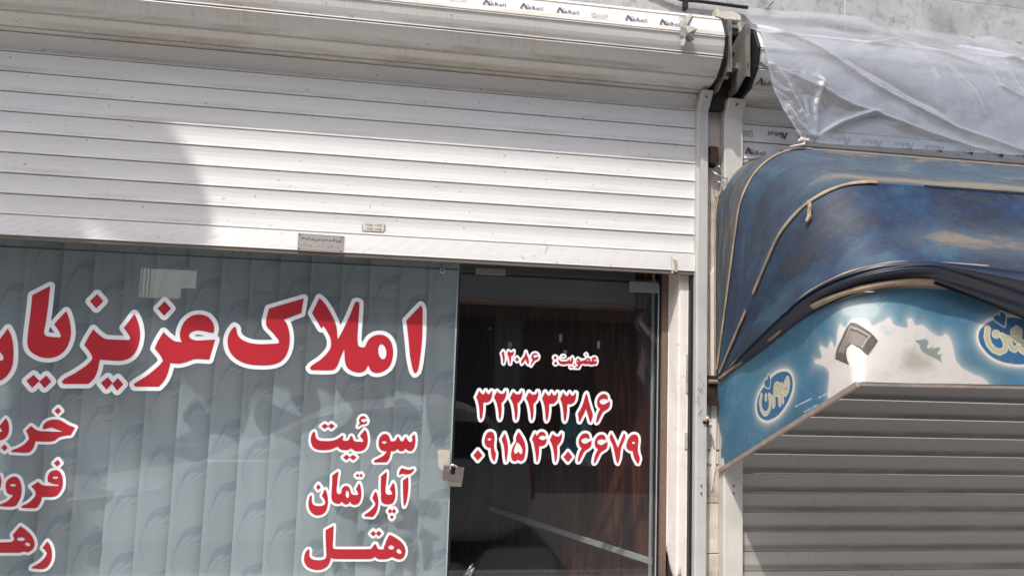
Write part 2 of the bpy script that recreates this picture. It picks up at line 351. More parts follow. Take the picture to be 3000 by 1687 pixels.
G_main = [
 [(245,780),(380,710),(378,735),(365,860),(345,1000),(334,1060),(345,1083),(375,1092),(455,1097),(462,1085),(445,1050),(410,1000),(430,975),(500,900),(515,930),(532,1000),(537,1070),(525,1130),(495,1190),(450,1230),(400,1250),(340,1252),(280,1235),(230,1200),(210,1160),(208,1110),(220,1000),(235,880)],
 dia((255,1378),(300,1425),(245,1478),(200,1425)), dia((350,1383),(390,1430),(338,1480),(297,1432)),
 [(60,1030),(0,1110),(-30,1150),(0,1205),(28,1245),(22,1270),(0,1272),(-100,1260),(-100,1440),(0,1425),(60,1380),(95,1310),(103,1230),(100,1150),(85,1080)],
 [(705,1035),(740,1070),(790,1105),(830,1112),(975,1117),(985,1105),(970,1075),(935,1025),(955,1000),(1015,920),(1035,960),(1053,1020),(1058,1090),(1045,1160),(1015,1220),(975,1255),(920,1272),(850,1272),(755,1265),(750,1290),(740,1340),(715,1400),(670,1448),(480,1448),(468,1432),(490,1408),(560,1370),(650,1310),(690,1270),(698,1250),(680,1210),(637,1155),(660,1110)],
 dia((735,770),(782,825),(728,880),(680,825)), dia((815,1396),(850,1440),(805,1490),(762,1440)), dia((890,1403),(932,1450),(885,1500),(848,1448)),
 [(1235,1055),(1270,1090),(1320,1125),(1375,1132),(1362,1110),(1358,1070),(1370,1020),(1400,970),(1450,935),(1510,925),(1565,940),(1600,975),(1618,1020),(1615,1060),(1600,1063),(1560,1055),(1500,1045),(1450,1055),(1425,1080),(1435,1105),(1480,1120),(1540,1118),(1625,1113),(1580,1265),(1500,1260),(1465,1262),(1400,1285),(1350,1295),(1285,1290),(1280,1320),(1262,1380),(1235,1430),(1200,1468),(1020,1468),(1010,1450),(1030,1435),(1110,1385),(1200,1310),(1230,1275),(1215,1240),(1168,1180),(1190,1130)],
 dia((1243,825),(1292,880),(1240,935),(1190,880)),
 [(2030,880),(2293,803),(2275,915),(2140,965),(2160,985),(2182,1050),(2187,1130),(2170,1210),(2130,1270),(2070,1300),(1980,1308),(1880,1300),(1800,1270),(1745,1220),(1720,1160),(1720,1100),(1740,1050),(1768,1015),(1785,1030),(1788,1060),(1810,1100),(1860,1130),(1940,1147),(2095,1143),(2107,1135),(2100,1115),(2060,1065),(2008,1000)],
 [(2355,915),(2410,800),(2450,840),(2500,920),(2538,1010),(2548,1112)] + r5([(0,1065),(60,940),(105,832),(122,828),(137,838),(136,880),(128,1000),(122,1110),(128,1160),(150,1172),(178,1170),(190,1140),(220,1100),(270,1078),(330,1085),(372,1125),(390,1190),(385,1260),(360,1320),(310,1357),(260,1365),(225,1350),(202,1308),(180,1345),(140,1362),(85,1352),(45,1325),(28,1280),(22,1185),(0,1235)]) + [(2540,1320),(2510,1343),(2350,1343),(2338,1328),(2355,1308),(2425,1260),(2490,1185),(2497,1120),(2478,1070),(2440,1010),(2425,1030)],
 r5([(490,970),(600,855),(612,880),(613,960),(610,1100),(595,1250),(575,1350),(555,1370),(542,1350),(520,1250),(505,1100)]),
]
H_main = [r5(ell(309, 1205, 30, 57, -8))]
G_kh = [dia((440,177),(463,203),(437,228),(412,203)),
 [(322,335),(328,310),(350,285),(390,270),(435,268),(470,280),(520,310),(567,328),(535,385),(480,392),(440,405),(410,428),(360,434),(268,432),(262,460),(245,495),(215,517),(85,512),(90,498),(140,480),(190,450),(220,415),(215,390),(197,352),(235,315),(285,350),(350,357),(440,360),(478,358),(430,343),(385,328),(345,338),(325,340)],
 [(45,258),(62,285),(70,330),(65,370),(45,405),(0,425),(-120,425),(-120,360),(-5,365),(20,355),(-5,320)], dia((35,453),(60,480),(35,507),(10,480)), dia((-20,453),(6,480),(-20,507),(-46,480))]
G_fr = [dia((437,570),(458,597),(432,622),(408,597)),
 [(362,735),(362,700),(378,665),(410,650),(440,652),(465,680),(475,730),(470,780),(445,825),(410,848),(318,850),(312,880),(290,920),(270,935),(160,932),(165,920),(215,895),(262,850),(270,825),(262,800),(235,770),(290,735),(310,755),(345,765),(440,768),(445,758),(400,752)],
 [(60,720),(100,697),(135,705),(158,745),(165,800),(155,860),(125,915),(90,925),(0,920),(0,908),(60,880),(100,838),(60,825),(45,790),(45,750)],
 [(5,690),(12,730),(6,780),(-30,800),(-150,800),(-150,720),(-60,700)]]
H_fr = [ell(418, 705, 21, 9), ell(100, 762, 22, 9)]
G_rh = [[(155,1068),(200,1100),(245,1150),(262,1200),(252,1240),(215,1268),(180,1262),(150,1270),(-300,1268),(-300,1192),(85,1190),(110,1168),(97,1135)],
 [(358,1185),(380,1215),(392,1260),(390,1320),(365,1370),(330,1392),(240,1388),(242,1378),(300,1345),(345,1300),(355,1275),(340,1250),(322,1235)]]
H_rh = [ell(160, 1168, 30, 13), ell(210, 1207, 20, 12, 20)]
G_su = [[(290,525),(310,550),(315,610),(340,670),(400,710),(520,722),(640,718),(740,695),(820,650),(880,605),(905,615),(895,660),(880,695),(925,715),(985,712),(1020,690),(1050,625),(1070,612),(1095,635),(1115,700),(1150,728),(1200,735),(1310,742),(1322,725),(1300,680),(1248,615),(1350,485),(1380,520),(1405,600),(1412,700),(1400,800),(1360,880),(1300,920),(1220,935),(1150,930),(1110,905),(1060,870),(1010,905),(940,915),(860,905),(820,880),(780,835),(700,875),(600,905),(480,912),(360,900),(280,860),(235,790),(218,700),(228,620),(255,550)],
 [(1320,200),(1360,215),(1385,250),(1375,265),(1330,255),(1285,270),(1270,295),(1290,315),(1330,325),(1405,298),(1390,350),(1330,370),(1270,385),(1212,425),(1205,420),(1215,390),(1255,350),(1235,330),(1228,290),(1245,240),(1275,210)],
 dia((515,355),(585,412),(512,470),(440,412)), dia((650,352),(722,408),(650,468),(578,412)), dia((970,1003),(1035,1060),(965,1122),(895,1065)), dia((1105,1008),(1180,1065),(1108,1125),(1030,1060)),
 [(1780,572),(1840,600),(1875,660),(1892,725),(1960,725),(2000,700),(2030,640),(2055,632),(2080,670),(2100,715),(2140,730),(2170,700),(2195,640),(2218,635),(2245,690),(2280,735),(2325,740),(2345,715),(2335,630),(2392,575),(2410,640),(2408,760),(2390,850),(2350,920),(2290,932),(2230,905),(2198,880),(2160,925),(2100,932),(2060,910),(2040,880),(1980,930),(1895,935),(1885,1000),(1860,1090),(1810,1165),(1550,1168),(1538,1150),(1555,1125),(1650,1080),(1760,1010),(1815,940),(1740,930),(1680,900),(1645,830),(1640,740),(1660,660),(1710,595)]]
H_su = [ell(1757, 750, 52, 24)]
G_ap = [dia((378,478),(428,540),(375,605),(330,540)),
 [(230,705),(242,740),(240,840),(260,895),(310,925),(370,938),(450,930),(500,905),(520,870),(515,835),(490,780),(450,725),(505,595),(530,590),(555,660),(575,760),(578,870),(560,980),(515,1070),(450,1115),(370,1132),(290,1115),(220,1060),(180,980),(170,880),(185,780),(210,720)],
 [(668,300),(790,210),(800,225),(785,330),(770,480),(760,620),(775,670),(810,688),(845,675),(858,640),(870,580),(910,530),(960,515),(1010,530),(1040,580),(1060,650),(1090,695),(1130,702),(1195,705),(1212,690),(1200,650),(1163,580),(1232,455),(1250,490),(1270,570),(1280,680),(1265,790),(1230,870),(1180,905),(1110,908),(1070,890),(1035,840),(1010,885),(960,905),(910,890),(865,840),(840,880),(790,890),(720,875),(670,830),(650,760),(652,640),(665,450)],
 dia((1198,260),(1236,297),(1198,336),(1160,298)), dia((1275,258),(1306,298),(1275,336),(1234,297)),
 [(1578,632),(1605,680),(1628,760),(1635,860),(1620,980),(1585,1080),(1525,1165),(1345,1155),(1335,1140),(1350,1115),(1440,1055),(1530,970),(1572,905),(1560,860),(1508,775),(1550,670)],
 [(1690,318),(1810,215),(1812,300),(1800,420),(1785,560),(1785,640),(1800,685),(1840,698),(1915,695),(1925,685),(1915,650),(1870,580),(1945,440),(1965,480),(1985,570),(1992,690),(1978,800),(1940,870),(1880,898),(1800,900),(1740,885),(1700,840),(1688,780),(1690,700),(1685,560)],
 dia((1880,988),(1922,1045),(1880,1100),(1835,1045)), dia((1965,988),(2008,1045),(1960,1100),(1918,1045)), dia((1918,1125),(1960,1168),(1918,1210),(1875,1165)),
 [(2150,400),(2262,325),(2265,450),(2260,600),(2240,760),(2210,880),(2178,950),(2165,900),(2155,760),(2150,560)],
 [(2130,140),(2200,165),(2270,180),(2340,165),(2380,155),(2388,180),(2350,225),(2290,265),(2220,275),(2150,262),(2110,262),(2085,290),(2070,285),(2072,230),(2100,170)]]
H_ap = [ell(985, 690, 35, 80, -3)]
G_ho = [[(600,295),(770,202),(762,400),(752,600),(755,670),(790,692),(1520,692),(1560,680),(1590,640),(1620,590),(1655,590),(1675,640),(1700,685),(1740,698),(1820,695),(1825,640),(1840,600),(1862,575),(1853,555),(1905,450),(1940,395),(1960,398),(2060,450),(2150,510),(2220,580),(2262,660),(2278,740),(2255,830),(2210,890),(2140,908),(2070,890),(1995,855),(1920,890),(1850,905),(1730,905),(1680,890),(1635,850),(1590,885),(1520,900),(780,898),(740,888),(710,875),(695,950),(650,1040),(580,1095),(490,1125),(380,1125),(270,1095),(190,1030),(150,940),(152,850),(180,760),(225,700),(258,700),(268,730),(260,820),(290,880),(360,915),(450,925),(530,918),(590,890),(615,840),(612,700),(600,450)],
 dia((1600,308),(1657,368),(1600,425),(1538,370)), dia((1718,305),(1775,368),(1715,425),(1653,366))]
H_ho = [[(1905,660),(1945,618),(1985,615),(2025,635),(2035,665),(2020,690),(1985,702),(1945,692)], [(2105,680),(2160,705),(2190,750),(2180,790),(2150,792),(2072,745),(2095,720)]]
G_n1 = [[(258,205),(275,250),(290,330),(290,410),(268,495),(255,480),(250,400),(235,310),(220,265)],
 [(375,205),(410,235),(450,238),(495,205),(490,260),(470,305),(430,330),(432,400),(420,495),(405,495),(395,420),(375,340),(345,268)],
 dia((565,345),(612,395),(565,442),(515,395)), [(762,220),(785,290),(830,430),(812,510),(785,470),(755,390),(720,440),(668,500),(655,440),(700,370),(740,300)],
 [(980,255),(1015,275),(1020,295),(960,290),(920,320),(935,345),(970,355),(1045,320),(1040,360),(1020,395),(960,420),(920,470),(875,540),(870,520),(885,460),(915,405),(890,380),(880,340),(900,290),(935,262)]]
G_mem = [ell(1412, 358, 34, 34), ell(1420, 480, 34, 34),
 [(1500,375),(1505,410),(1540,435),(1600,440),(1680,430),(1725,385),(1735,400),(1740,430),(1768,432),(1762,395),(1795,340),(1810,380),(1808,440),(1790,490),(1750,500),(1700,490),(1640,503),(1560,503),(1505,480),(1482,430),(1488,390)],
 dia((1572,310),(1590,327),(1570,345),(1550,328)), dia((1605,310),(1628,328),(1605,345),(1586,328)), dia((1758,550),(1778,568),(1756,587),(1736,568)), dia((1792,550),(1814,568),(1790,587),(1772,568)),
 [(1915,372),(1950,390),(1968,430),(2000,440),(2015,405),(2040,430),(2085,398),(2130,365),(2170,365),(2190,395),(2195,435),(2228,438),(2222,400),(2240,360),(2280,342),(2320,360),(2332,392),(2290,397),(2258,410),(2275,435),(2342,430),(2325,497),(2270,502),(2200,515),(2150,495),(2090,505),(2040,490),(1985,505),(1965,530),(1940,590),(1850,590),(1848,578),(1890,555),(1925,520),(1890,495),(1878,450),(1890,400)],
 dia((2098,268),(2120,290),(2098,312),(2076,290))]
H_mem = [ell(1912, 436, 18, 12), ell(2135, 420, 32, 13, -10)]
d3 = [(190,130),(215,165),(240,190),(265,190),(295,132),(318,175),(340,190),(365,175),(390,135),(403,140),(400,190),(385,260),(345,310),(300,325),(270,318),(255,340),(255,420),(245,510),(230,580),(212,605),(200,570),(192,470),(180,370),(160,290),(138,240)]
d2 = [(480,140),(505,165),(550,185),(595,170),(620,128),(632,132),(628,200),(605,270),(575,310),(552,335),(555,420),(548,520),(535,585),(522,605),(510,570),(500,470),(480,360),(455,290),(428,240)]
d6 = [(2225,188),(2265,200),(2288,240),(2285,275),(2270,278),(2230,262),(2180,275),(2150,300),(2165,335),(2210,358),(2240,350),(2320,302),(2322,350),(2305,410),(2270,440),(2210,480),(2165,560),(2120,645),(2100,655),(2095,640),(2105,570),(2130,490),(2165,430),(2130,400),(2112,350),(2115,290),(2145,230),(2185,195)]
G_t1 = [d3, d2, sh(d2, 263, 9), sh(d2, 522, 14), sh(d3, 1074, 22), sh(d3, 1369, 28),
 [(1942,175),(1955,215),(1975,300),(2010,420),(2042,525),(2030,590),(2010,648),(1995,640),(1975,570),(1950,490),(1928,430),(1900,500),(1860,580),(1830,640),(1818,638),(1808,570),(1802,505),(1850,420),(1890,320),(1920,210)], d6]
_l2 = lambda P: [((1000 + x / 2.574 - 1370) * 5.573, (1124 + y / 2.574 - 1120) * 5.573) for x, y in P]
G_t2 = [dia((168,1095),(240,1185),(165,1272),(92,1185)),
 [(370,800),(410,812),(432,850),(438,920),(430,1000),(435,1090),(460,1150),(450,1240),(435,1285),(410,1260),(385,1180),(372,1060),(330,1055),(290,1020),(275,970),(282,900),(305,840),(335,808)],
 [(603,825),(630,900),(650,980),(658,1080),(648,1180),(632,1290),(620,1295),(605,1200),(598,1090),(580,1000),(552,925)],
 [(830,800),(870,860),(910,930),(938,1010),(945,1100),(935,1180),(915,1250),(870,1282),(820,1255),(770,1280),(730,1265),(710,1220),(710,1150),(735,1050),(780,980),(790,930),(785,900),(800,860)],
 [(1098,820),(1130,868),(1170,815),(1210,800),(1255,820),(1275,855),(1270,875),(1225,862),(1170,880),(1160,905),(1190,930),(1240,935),(1290,908),(1290,950),(1270,1000),(1230,1030),(1165,1040),(1165,1130),(1150,1240),(1135,1290),(1120,1285),(1110,1180),(1090,1060),(1070,970),(1050,925)],
 sh(d2, 909, 695), dia((1638,1120),(1710,1210),(1635,1298),(1562,1212)), sh(d6, -300, 638), sh(d6, -38, 660),
 _l2([(2035,372),(2060,420),(2085,482),(2105,430),(2130,372),(2140,380),(2138,410),(2110,480),(2098,560),(2085,598),(2075,590),(2060,520),(2045,460),(2022,405)]),
 _l2([(2215,380),(2235,395),(2240,430),(2235,470),(2238,520),(2250,560),(2240,600),(2230,598),(2205,550),(2195,505),(2170,500),(2150,480),(2150,450),(2165,410),(2190,385)])]
H_t2 = [ell(355, 925, 30, 20), [(815,970),(850,1010),(885,1070),(892,1130),(880,1165),(855,1160),(830,1120),(800,1150),(770,1158),(755,1125),(765,1060),(790,1000)], _l2(ell(2202, 443, 12, 9))]
YG = 0.125                                            # plane of the shop glass
def wx(px, py=1000, Y=0.0): return WY(px, py, Y)[0]
def wz(px, py, Y=0.0): return WY(px, py, Y)[2]
# ------------------------------------------------------------------ ground
def paving():
    M = Mat('paving'); v = M.coord(); b = M.n('ShaderNodeTexBrick'); b.inputs['Scale'].default_value = 2.5; b.offset = 0; b.inputs['Mortar Size'].default_value = .012
    b.inputs['Color1'].default_value = (.50, .48, .45, 1); b.inputs['Color2'].default_value = (.46, .44, .41, 1); b.inputs['Mortar'].default_value = (.18, .17, .16, 1); b.inputs['Brick Width'].default_value = 1; b.inputs['Row Height'].default_value = 1
    M.l(v, b.inputs[0]); c = M.mix(M.ramp(M.noise(v, 3, 6), [(.4, 0.), (.7, .5)]), b.outputs[0], (.25, .235, .21))
    return M.done(M.bsdf(c, .85, bump=b.outputs['Fac'], bs=-.3, bd=.004))
gx = [(-60, 0.6), (-2.5, 0.6)]
tag(MB().box(-60, 60, -2.5, -.0, -.12, 0).build('pavement', paving()), kind='structure')
tag(MB().box(-60, 60, -2.62, -2.503, -.12, .004).build('kerb', plain('kerb_concrete', (.36, .35, .33), .85)), kind='structure')
tag(mk('ground', [(-250, -250, -.125), (250, -250, -.125), (250, 250, -.125), (-250, 250, -.125)], [(0, 1, 2, 3)], plain('bare_ground', (.26, .235, .20), .9)), kind='structure')
tag(mk('road', [(-60, -9.4, -.12), (60, -9.4, -.12), (60, -2.62, -.12), (-60, -2.62, -.12)], [(0, 1, 2, 3)], plain('asphalt', (.21, .20, .19), .8, var=.2, nscale=30)), kind='structure')
tag(MB().box(-60, 60, -11.5, -9.4, -.12, 0).build('far_pavement', plain('far_paving', (.34, .33, .31), .9)), kind='structure')

# ------------------------------------------------------------------ the shop building
bld = thing('shop_building', 'pale rendered shop building that carries both roller shutters', 'building', (0, .3, 0))
wall_z = 3.345; xs = wx(2475, 10)
def panel(x0, x1, z0, z1, y=0.0):
    g = .0022; return MB().box(x0 + g, x1 - g, y, .22, z0 + g, z1 - g).build('stone_panel', m_stone, bld)
MB().box(-4, 6, .0012, .30, 3.06, 6.5).build('wall_core', plain('joint_mortar', (.62, .61, .59), .9), bld)
for a, b in ((-4, -1.6), (-1.6, .35), (.35, xs), (xs, 3.55), (3.55, 6)):
    panel(a, b, 3.075, wall_z)
for a, b in ((-4, -1), (-1, 1.2), (1.2, 3.9), (3.9, 6)): panel(a, b, wall_z, 4.0); panel(a, b, 4.0, 4.7)
MB().box(-4, 6, .0, .22, 4.70, 6.5).build('upper_wall', m_stone, bld)
MB().box(-4, 6, .10, .32, 2.40, 3.07).build('lintel', m_plaster, bld)
# pillar between the two shops
MB().box(1.2125, 1.43, .022, .42, 1.27, 2.80).build('pillar', m_plaster, bld)
MB().box(1.2125, 1.43, .032, .42, 0, 1.27).build('pillar_base', m_plaster, bld)
for z0, z1 in ((.001, .245), (.245, .445), (.445, .645), (.645, .85), (.85, 1.052), (1.052, 1.262)):
    MB().box(1.262, 1.334, .019 + random.uniform(-.0015, .0015), .034, z0 + .002, z1 - .002).build('stone_tile', m_plaster, bld, bevel=.0015)
# broken lump of render and soot round the upper bracket
MB().prism([(1.29, 2.0), (1.322, 2.05), (1.326, 1.7), (1.318, 1.2), (1.30, 1.1), (1.296, 1.6)], .012, .03, 'y').build('render_patch', m_white, bld)
# jamb beside the door: splayed face, broken off at the foot
jx0, jx1, jx2 = wx(1955, 1000, YG), wx(1990, 1000, .03), 1.2005
def jagged(xa, xb, n, base, amp): return [(xa + (xb - xa) * i / n, base + amp * math.sin(i * 2.3) * random.uniform(.4, 1)) for i in range(n + 1)]
V = []; n = 14; nz = 40
xsJ = [jx0 + (jx1 - jx0) * i / 6 for i in range(7)] + [jx1 + (jx2 - jx1) * i / 7 for i in range(1, 8)]
for i, x in enumerate(xsJ):
    y = YG - .004 + (.03 - YG + .004) * min(1, i / 6.)
    foot = .80 + .035 * math.sin(i * .8 + 1) - .10 * i / 13 + .012 * math.sin(i * 2.1)
    for k in range(nz + 1):
        z = foot + (2.30 - foot) * k / nz
        V.append((x, y + (.0007 * math.sin(z * 19 + i * .7) * math.sin(z * 7) if 0 < i < 13 else 0), z))
nv = nz + 1; fr = len(V); V += [(x + .012, y + .03, z) for x, y, z in V]
F = grid_faces(14, nv) + [tuple(reversed([a + fr for a in f])) for f in grid_faces(14, nv)] + [(i * nv, (i + 1) * nv, (i + 1) * nv + fr, i * nv + fr) for i in range(13)]
F += [(k, k + 1, k + 1 + fr, k + fr) for k in range(nz)] + [((13 * nv) + k, 13 * nv + k + fr, 13 * nv + k + 1 + fr, 13 * nv + k + 1) for k in range(nz)]
mk('jamb', V, F, m_white, bld, smooth=True)
MB().box(jx1 - .004, 1.2, .06, .4, 0, 2.4).build('jamb_core', m_gap, bld)
MB().box(1.160, 1.199, .034, .07, 0, .66).build('broken_render', m_white, bld, bevel=.006)
MB().box(1.192, 1.2, .026, .0297, 1.50, 1.66).build('render_patch', m_stone, bld)
MB().box(1.188, 1.2, .026, .0297, 1.27, 1.335).build('render_patch', m_stone, bld)
MB().box(1.2005, 1.2125, .006, .05, 0, 2.0).build('rail_slot', m_black, bld)
# rest of the front, off to both sides
MB().box(-4, -2.45, 0, .3, 0, 2.9).build('side_wall', m_plaster, bld)
MB().box(4.4, 6, 0, .3, 0, 3.06).build('side_wall', m_plaster, bld)
MB().box(-4, 6, .3, 6, 6.4, 6.5).build('roof', m_stone, bld)

# ------------------------------------------------------------------ office behind the glass
off = thing('office_interior', 'dim estate office seen through the glass door beside the blinds', 'room', (0, 1, 0))
m_floor_i = plain('office_floor', (.34, .30, .26), .5)
MB().box(-2.45, 1.19, .2, 3.1, -.01, .02).build('office_floor', m_floor_i, off)
MB().box(-2.45, 1.9, .33, 3.4, 2.62, 2.72).build('office_ceiling', m_ceil, off)
MB().box(-2.5, -2.45, .2, 3.1, 0, 2.7).build('office_side_wall', m_ceil, off)
bw = 2.9
MB().box(-2.45, 2.6, bw, bw + .1, 2.10, 2.7).build('upper_back_wall', m_ceil, off)
MB().box(-2.45, 2.6, bw - .03, bw + .08, 1.98, 2.098).build('wall_ledge', plain('brown_ledge', (.10, .045, .03), .6), off)
MB().box(.20, 1.055, .30, .36, wz(1600, 883, .30), 2.42).build('header_box', plain('header_board', (.11, .095, .095), .8), off)
MB().box(.20, 1.05, .295, .35, wz(1600, 898, .30), wz(1600, 883, .30) - .001).build('header_trim', plain('beam_trim_brown', (.12, .055, .035), .6), off)
x = -2.44
while x < 2.4:
    MB().box(x, x + .596, bw, bw + .06, 0.02, 1.978).build('wall_panel', m_dark, off); x += .6
# timber partition running back from the right jamb
pd = np.array((-.448, .894)); pn = np.array((-.894, -.448)); p0 = np.array((1.128, .205))
def part_pt(t, o=0.0): q = p0 + pd * t + pn * o; return (q[0], q[1])
def slab(t0, t1, o0, o1, z0, z1, name, mat, parent):
    a, b, c, d = part_pt(t0, o0), part_pt(t1, o0), part_pt(t1, o1), part_pt(t0, o1)
    return MB().prism([a, b, c, d], z0, z1, 'z').build(name, mat, parent)
ptn = thing('timber_partition', 'dark red wood partition slanting back behind the glass door', 'partition', (1.128, .205, 0))
t = 0.0
while t < 2.9:
    slab(t + .0015, min(t + .45, 2.9) - .0015, 0, -.03, .03, 2.6, 'wood_panel', m_wood, ptn); t += .45
slab(0, 1.27, .0125, 0.001, .757, .781, 'trim_rail', m_trim, ptn)
slab(0, 1.27, .006, 0.001, .742, .756, 'trim_shadow_gap', m_dark, ptn)
for tt in (.01,): slab(tt, tt + .014, .012, .001, .03, 2.3, 'corner_trim', m_trim, ptn)
def poster():
    M = Mat('blue_poster'); v = M.coord('Generated'); n_ = M.noise(v, 3, 3, .5, .8)
    c = M.ramp(n_, [(.35, (.03, .07, .09)), (.5, (.06, .12, .15)), (.66, (.14, .18, .17))]); return M.done(M.bsdf(c, .5))
ps = thing('poster', 'small blue grey poster pinned on the dark wood partition', 'poster', (*part_pt(.6, .004), 1.25))
slab(.42, .66, .0035, .0015, 1.115, 1.36, 'poster_sheet', poster(), ps)
# small pale plates added on the partition for spots of unknown kind
m_spot = plain('pale_spot_coat', (.82, .88, .84), .6, 0, .3, .03)
n3 = (pn[0], pn[1], 0)
for k_, (px, py, r, lb) in enumerate(((1436, 962, .007, 'tiny pale spot highest and leftmost on the dark wood'), (1494, 1010, .014, 'widest pale spot on the dark wood, just above the five digit number'), (1643, 990, .011, 'tall pale spot on the dark wood above the gap in the small lettering'),
                               (1754, 1010, .010, 'rightmost pale spot on the dark wood above the small lettering'), (1656, 1032, .010, 'lowest pale spot on the dark wood touching the small lettering'))):
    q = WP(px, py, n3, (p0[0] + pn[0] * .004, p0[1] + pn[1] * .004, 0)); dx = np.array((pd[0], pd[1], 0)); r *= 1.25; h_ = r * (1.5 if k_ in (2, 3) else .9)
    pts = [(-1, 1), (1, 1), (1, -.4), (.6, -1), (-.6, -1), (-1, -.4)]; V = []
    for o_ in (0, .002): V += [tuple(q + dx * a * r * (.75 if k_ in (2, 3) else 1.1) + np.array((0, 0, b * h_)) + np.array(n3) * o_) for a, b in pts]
    tag(mk('pale_spot', V, [tuple(range(6)), tuple(range(6, 12))[::-1]] + [(i_, (i_ + 1) % 6, (i_ + 1) % 6 + 6, i_ + 6) for i_ in range(6)], m_spot), lb, 'tag', 'pale spots on the wood partition')
# waiting chairs still in their plastic wrap
m_chair = plain('black_vinyl', (.010, .010, .011), .45, 0, .3)
wr = Mat('clear_wrap'); tr = wr.n('ShaderNodeBsdfTransparent'); gl = wr.n('ShaderNodeBsdfGlossy'); gl.inputs['Roughness'].default_value = .12; gl.inputs[0].default_value = (.8, .8, .8, 1)
bpn = wr.n('ShaderNodeBump'); bpn.inputs['Strength'].default_value = .8; bpn.inputs['Distance'].default_value = .01
wr.l(wr.noise(wr.coord('Object', (6, 6, 2)), 5, 5, .6, 1.5), bpn.inputs['Height']); wr.l(bpn.outputs[0], gl.inputs['Normal'])
mx = wr.n('ShaderNodeMixShader'); mx.inputs[0].default_value = .03; wr.l(tr.outputs[0], mx.inputs[1]); wr.l(gl.outputs[0], mx.inputs[2]); m_wrap = wr.done(mx)
def rbox(cx, w_, y0, y1, z0, z1, r, name, mat, parent):
    pts = []
    for (sx, sz, a0) in ((1, 1, 0), (-1, 1, 90), (-1, -1, 180), (1, -1, 270)):
        for k in range(6):
            a = math.radians(a0 + 18 * k); pts.append((cx + sx * (w_ / 2 - r) + r * math.cos(a), (z0 + z1) / 2 + sz * ((z1 - z0) / 2 - r) + r * math.sin(a)))
    return MB().prism(pts, y0, y1, 'y').build(name, mat, parent, bevel=.012)
def chair(cx, y, ztop, label, armx):
    t = thing('waiting_chair', label, 'chair', (cx, y, .02), group='wrapped chairs inside the office')
    rbox(cx, .40, y, y + .07, ztop - .50, ztop, .09, 'backrest', m_chair, t)
    rbox(cx, .42, y - .01, y + .085, ztop - .45, ztop + .012, .10, 'plastic_wrap', m_wrap, t)
    MB().box(cx - .22, cx + .22, y - .42, y + .02, .18, .26).build('seat', m_chair, t, bevel=.02)
    for s in (-1, 1):
        MB().tube([(cx + s * .2, y - .4, .02), (cx + s * .2, y - .34, .2)], .012).build('leg', m_chrome, t)
        MB().tube([(cx + s * .2, y + .06, .02), (cx + s * .2, y + .03, .2)], .012).build('leg', m_chrome, t)
    return t
chair(.62, .74, .70, 'black wrapped chair against the wood partition, right of the chrome arm', None)
c2 = chair(.20, .86, .60, 'black wrapped chair just right of the blinds, behind the glass door', None)
for dy in (0, .022):
    a, b = WY(1352 + dy * 600, 1700, .6), WY(1386 + dy * 180, 1648 + dy * 500, .6)
    MB().tube([a, b], .0105, 10).build('chrome_arm', m_chrome, c2, smooth=True)
# ------------------------------------------------------------------ roller shutters
def slat_prof(h=.0775):
    return [(.009, 0), (.0012, .0004), (-.0012, .0022), (-.0006, .0056), (.0014, .0085), (.0034, .022), (.0042, .038), (.0034, .054), (.0012, .069), (.0, .0738), (.009, .0752)]
def slat_mesh(name, x0, x1, mat, parent, h, flat=1.0):
    P = [(y if y > .006 else y * flat, z * h / .0775) for y, z in slat_prof()]
    m = MB(); n = len(P); V = [(x, y, z) for x in (x0, x1) for y, z in P]
    F = [(i, i + 1, i + 1 + n, i + n) for i in range(n - 1)] + [(0, n, 2 * n - 1, n - 1)]
    o = m.add(V, F).build(name, mat, None, smooth=False)
    return o
def slats(parent, x0, x1, zs, mat, h, flat=1.0):
    first = None
    for z in zs:
        if first is None: first = slat_mesh('slat', x0, x1, mat, parent, h, flat); o = first
        else: o = first.copy(); COL.objects.link(o)
        o.parent = parent; o.matrix_parent_inverse = Matrix.Translation(-parent.location)
        o.location = (random.uniform(-.01, 0), random.uniform(-.0004, .0004), z)
HP = [(.02, 2.792), (-.040, 2.789), (-.131, 2.808), (-.192, 2.872), (-.212, 2.950), (-.172, 3.040), (-.112, 3.078), (.0, 3.085)]
def housing(parent, x0, x1, dz, mat):
    names = ['bottom_strip', 'lower_panel', 'lower_panel', 'front_panel', 'printed_panel', 'top_panel', 'top_panel']
    out = []
    for i in range(len(HP) - 1):
        (ya, za), (yb, zb) = HP[i], HP[i + 1]; d = np.array((yb - ya, zb - za)); L = np.linalg.norm(d); d /= L; nrm = np.array((-d[1], d[0]))
        if nrm[0] > 0 or (i < 2 and nrm[1] > 0): nrm = -nrm
        if i >= 5: nrm = np.array((-abs(d[1]), abs(d[0])))
        g = .0016; a = np.array((ya, za)) + d * g; b = np.array((yb, zb)) - d * g; m_ = (a + b) / 2 + nrm * .003
        lip = .0045
        prof = [a + nrm * 0, a + d * .002 + nrm * lip * .5, a + d * .006 + nrm * lip * .1, m_, b - d * .006 + nrm * lip * .2, b - d * .0025 + nrm * lip, b, b - nrm * .006, a - nrm * .006]
        out.append(MB().prism([(p[0], p[1] + dz) for p in prof], x0, x1, 'x').build(names[i], mat, parent))
    cx_ = [(y * .93 - .004, (z - 2.94) * .93 + 2.94 + dz) for y, z in HP]
    MB().prism(cx_, x0 + .01, x1 - .004, 'x').build('roll_core', m_gap, parent)
    return out
sh1 = thing('roller_shutter', 'white aluminium roller shutter pulled half down over the office window', 'roller shutter', (-.4, 0, 2.0), group='roller shutters of the two shops')
XL, XR = -2.44, 1.222
slats(sh1, XL, XR, [2.0862 + .0776 * k for k in range(11)], m_slat, .0776)
bar = [(.012, 2.0075), (-.004, 2.0078), (-.006, 2.0095)]
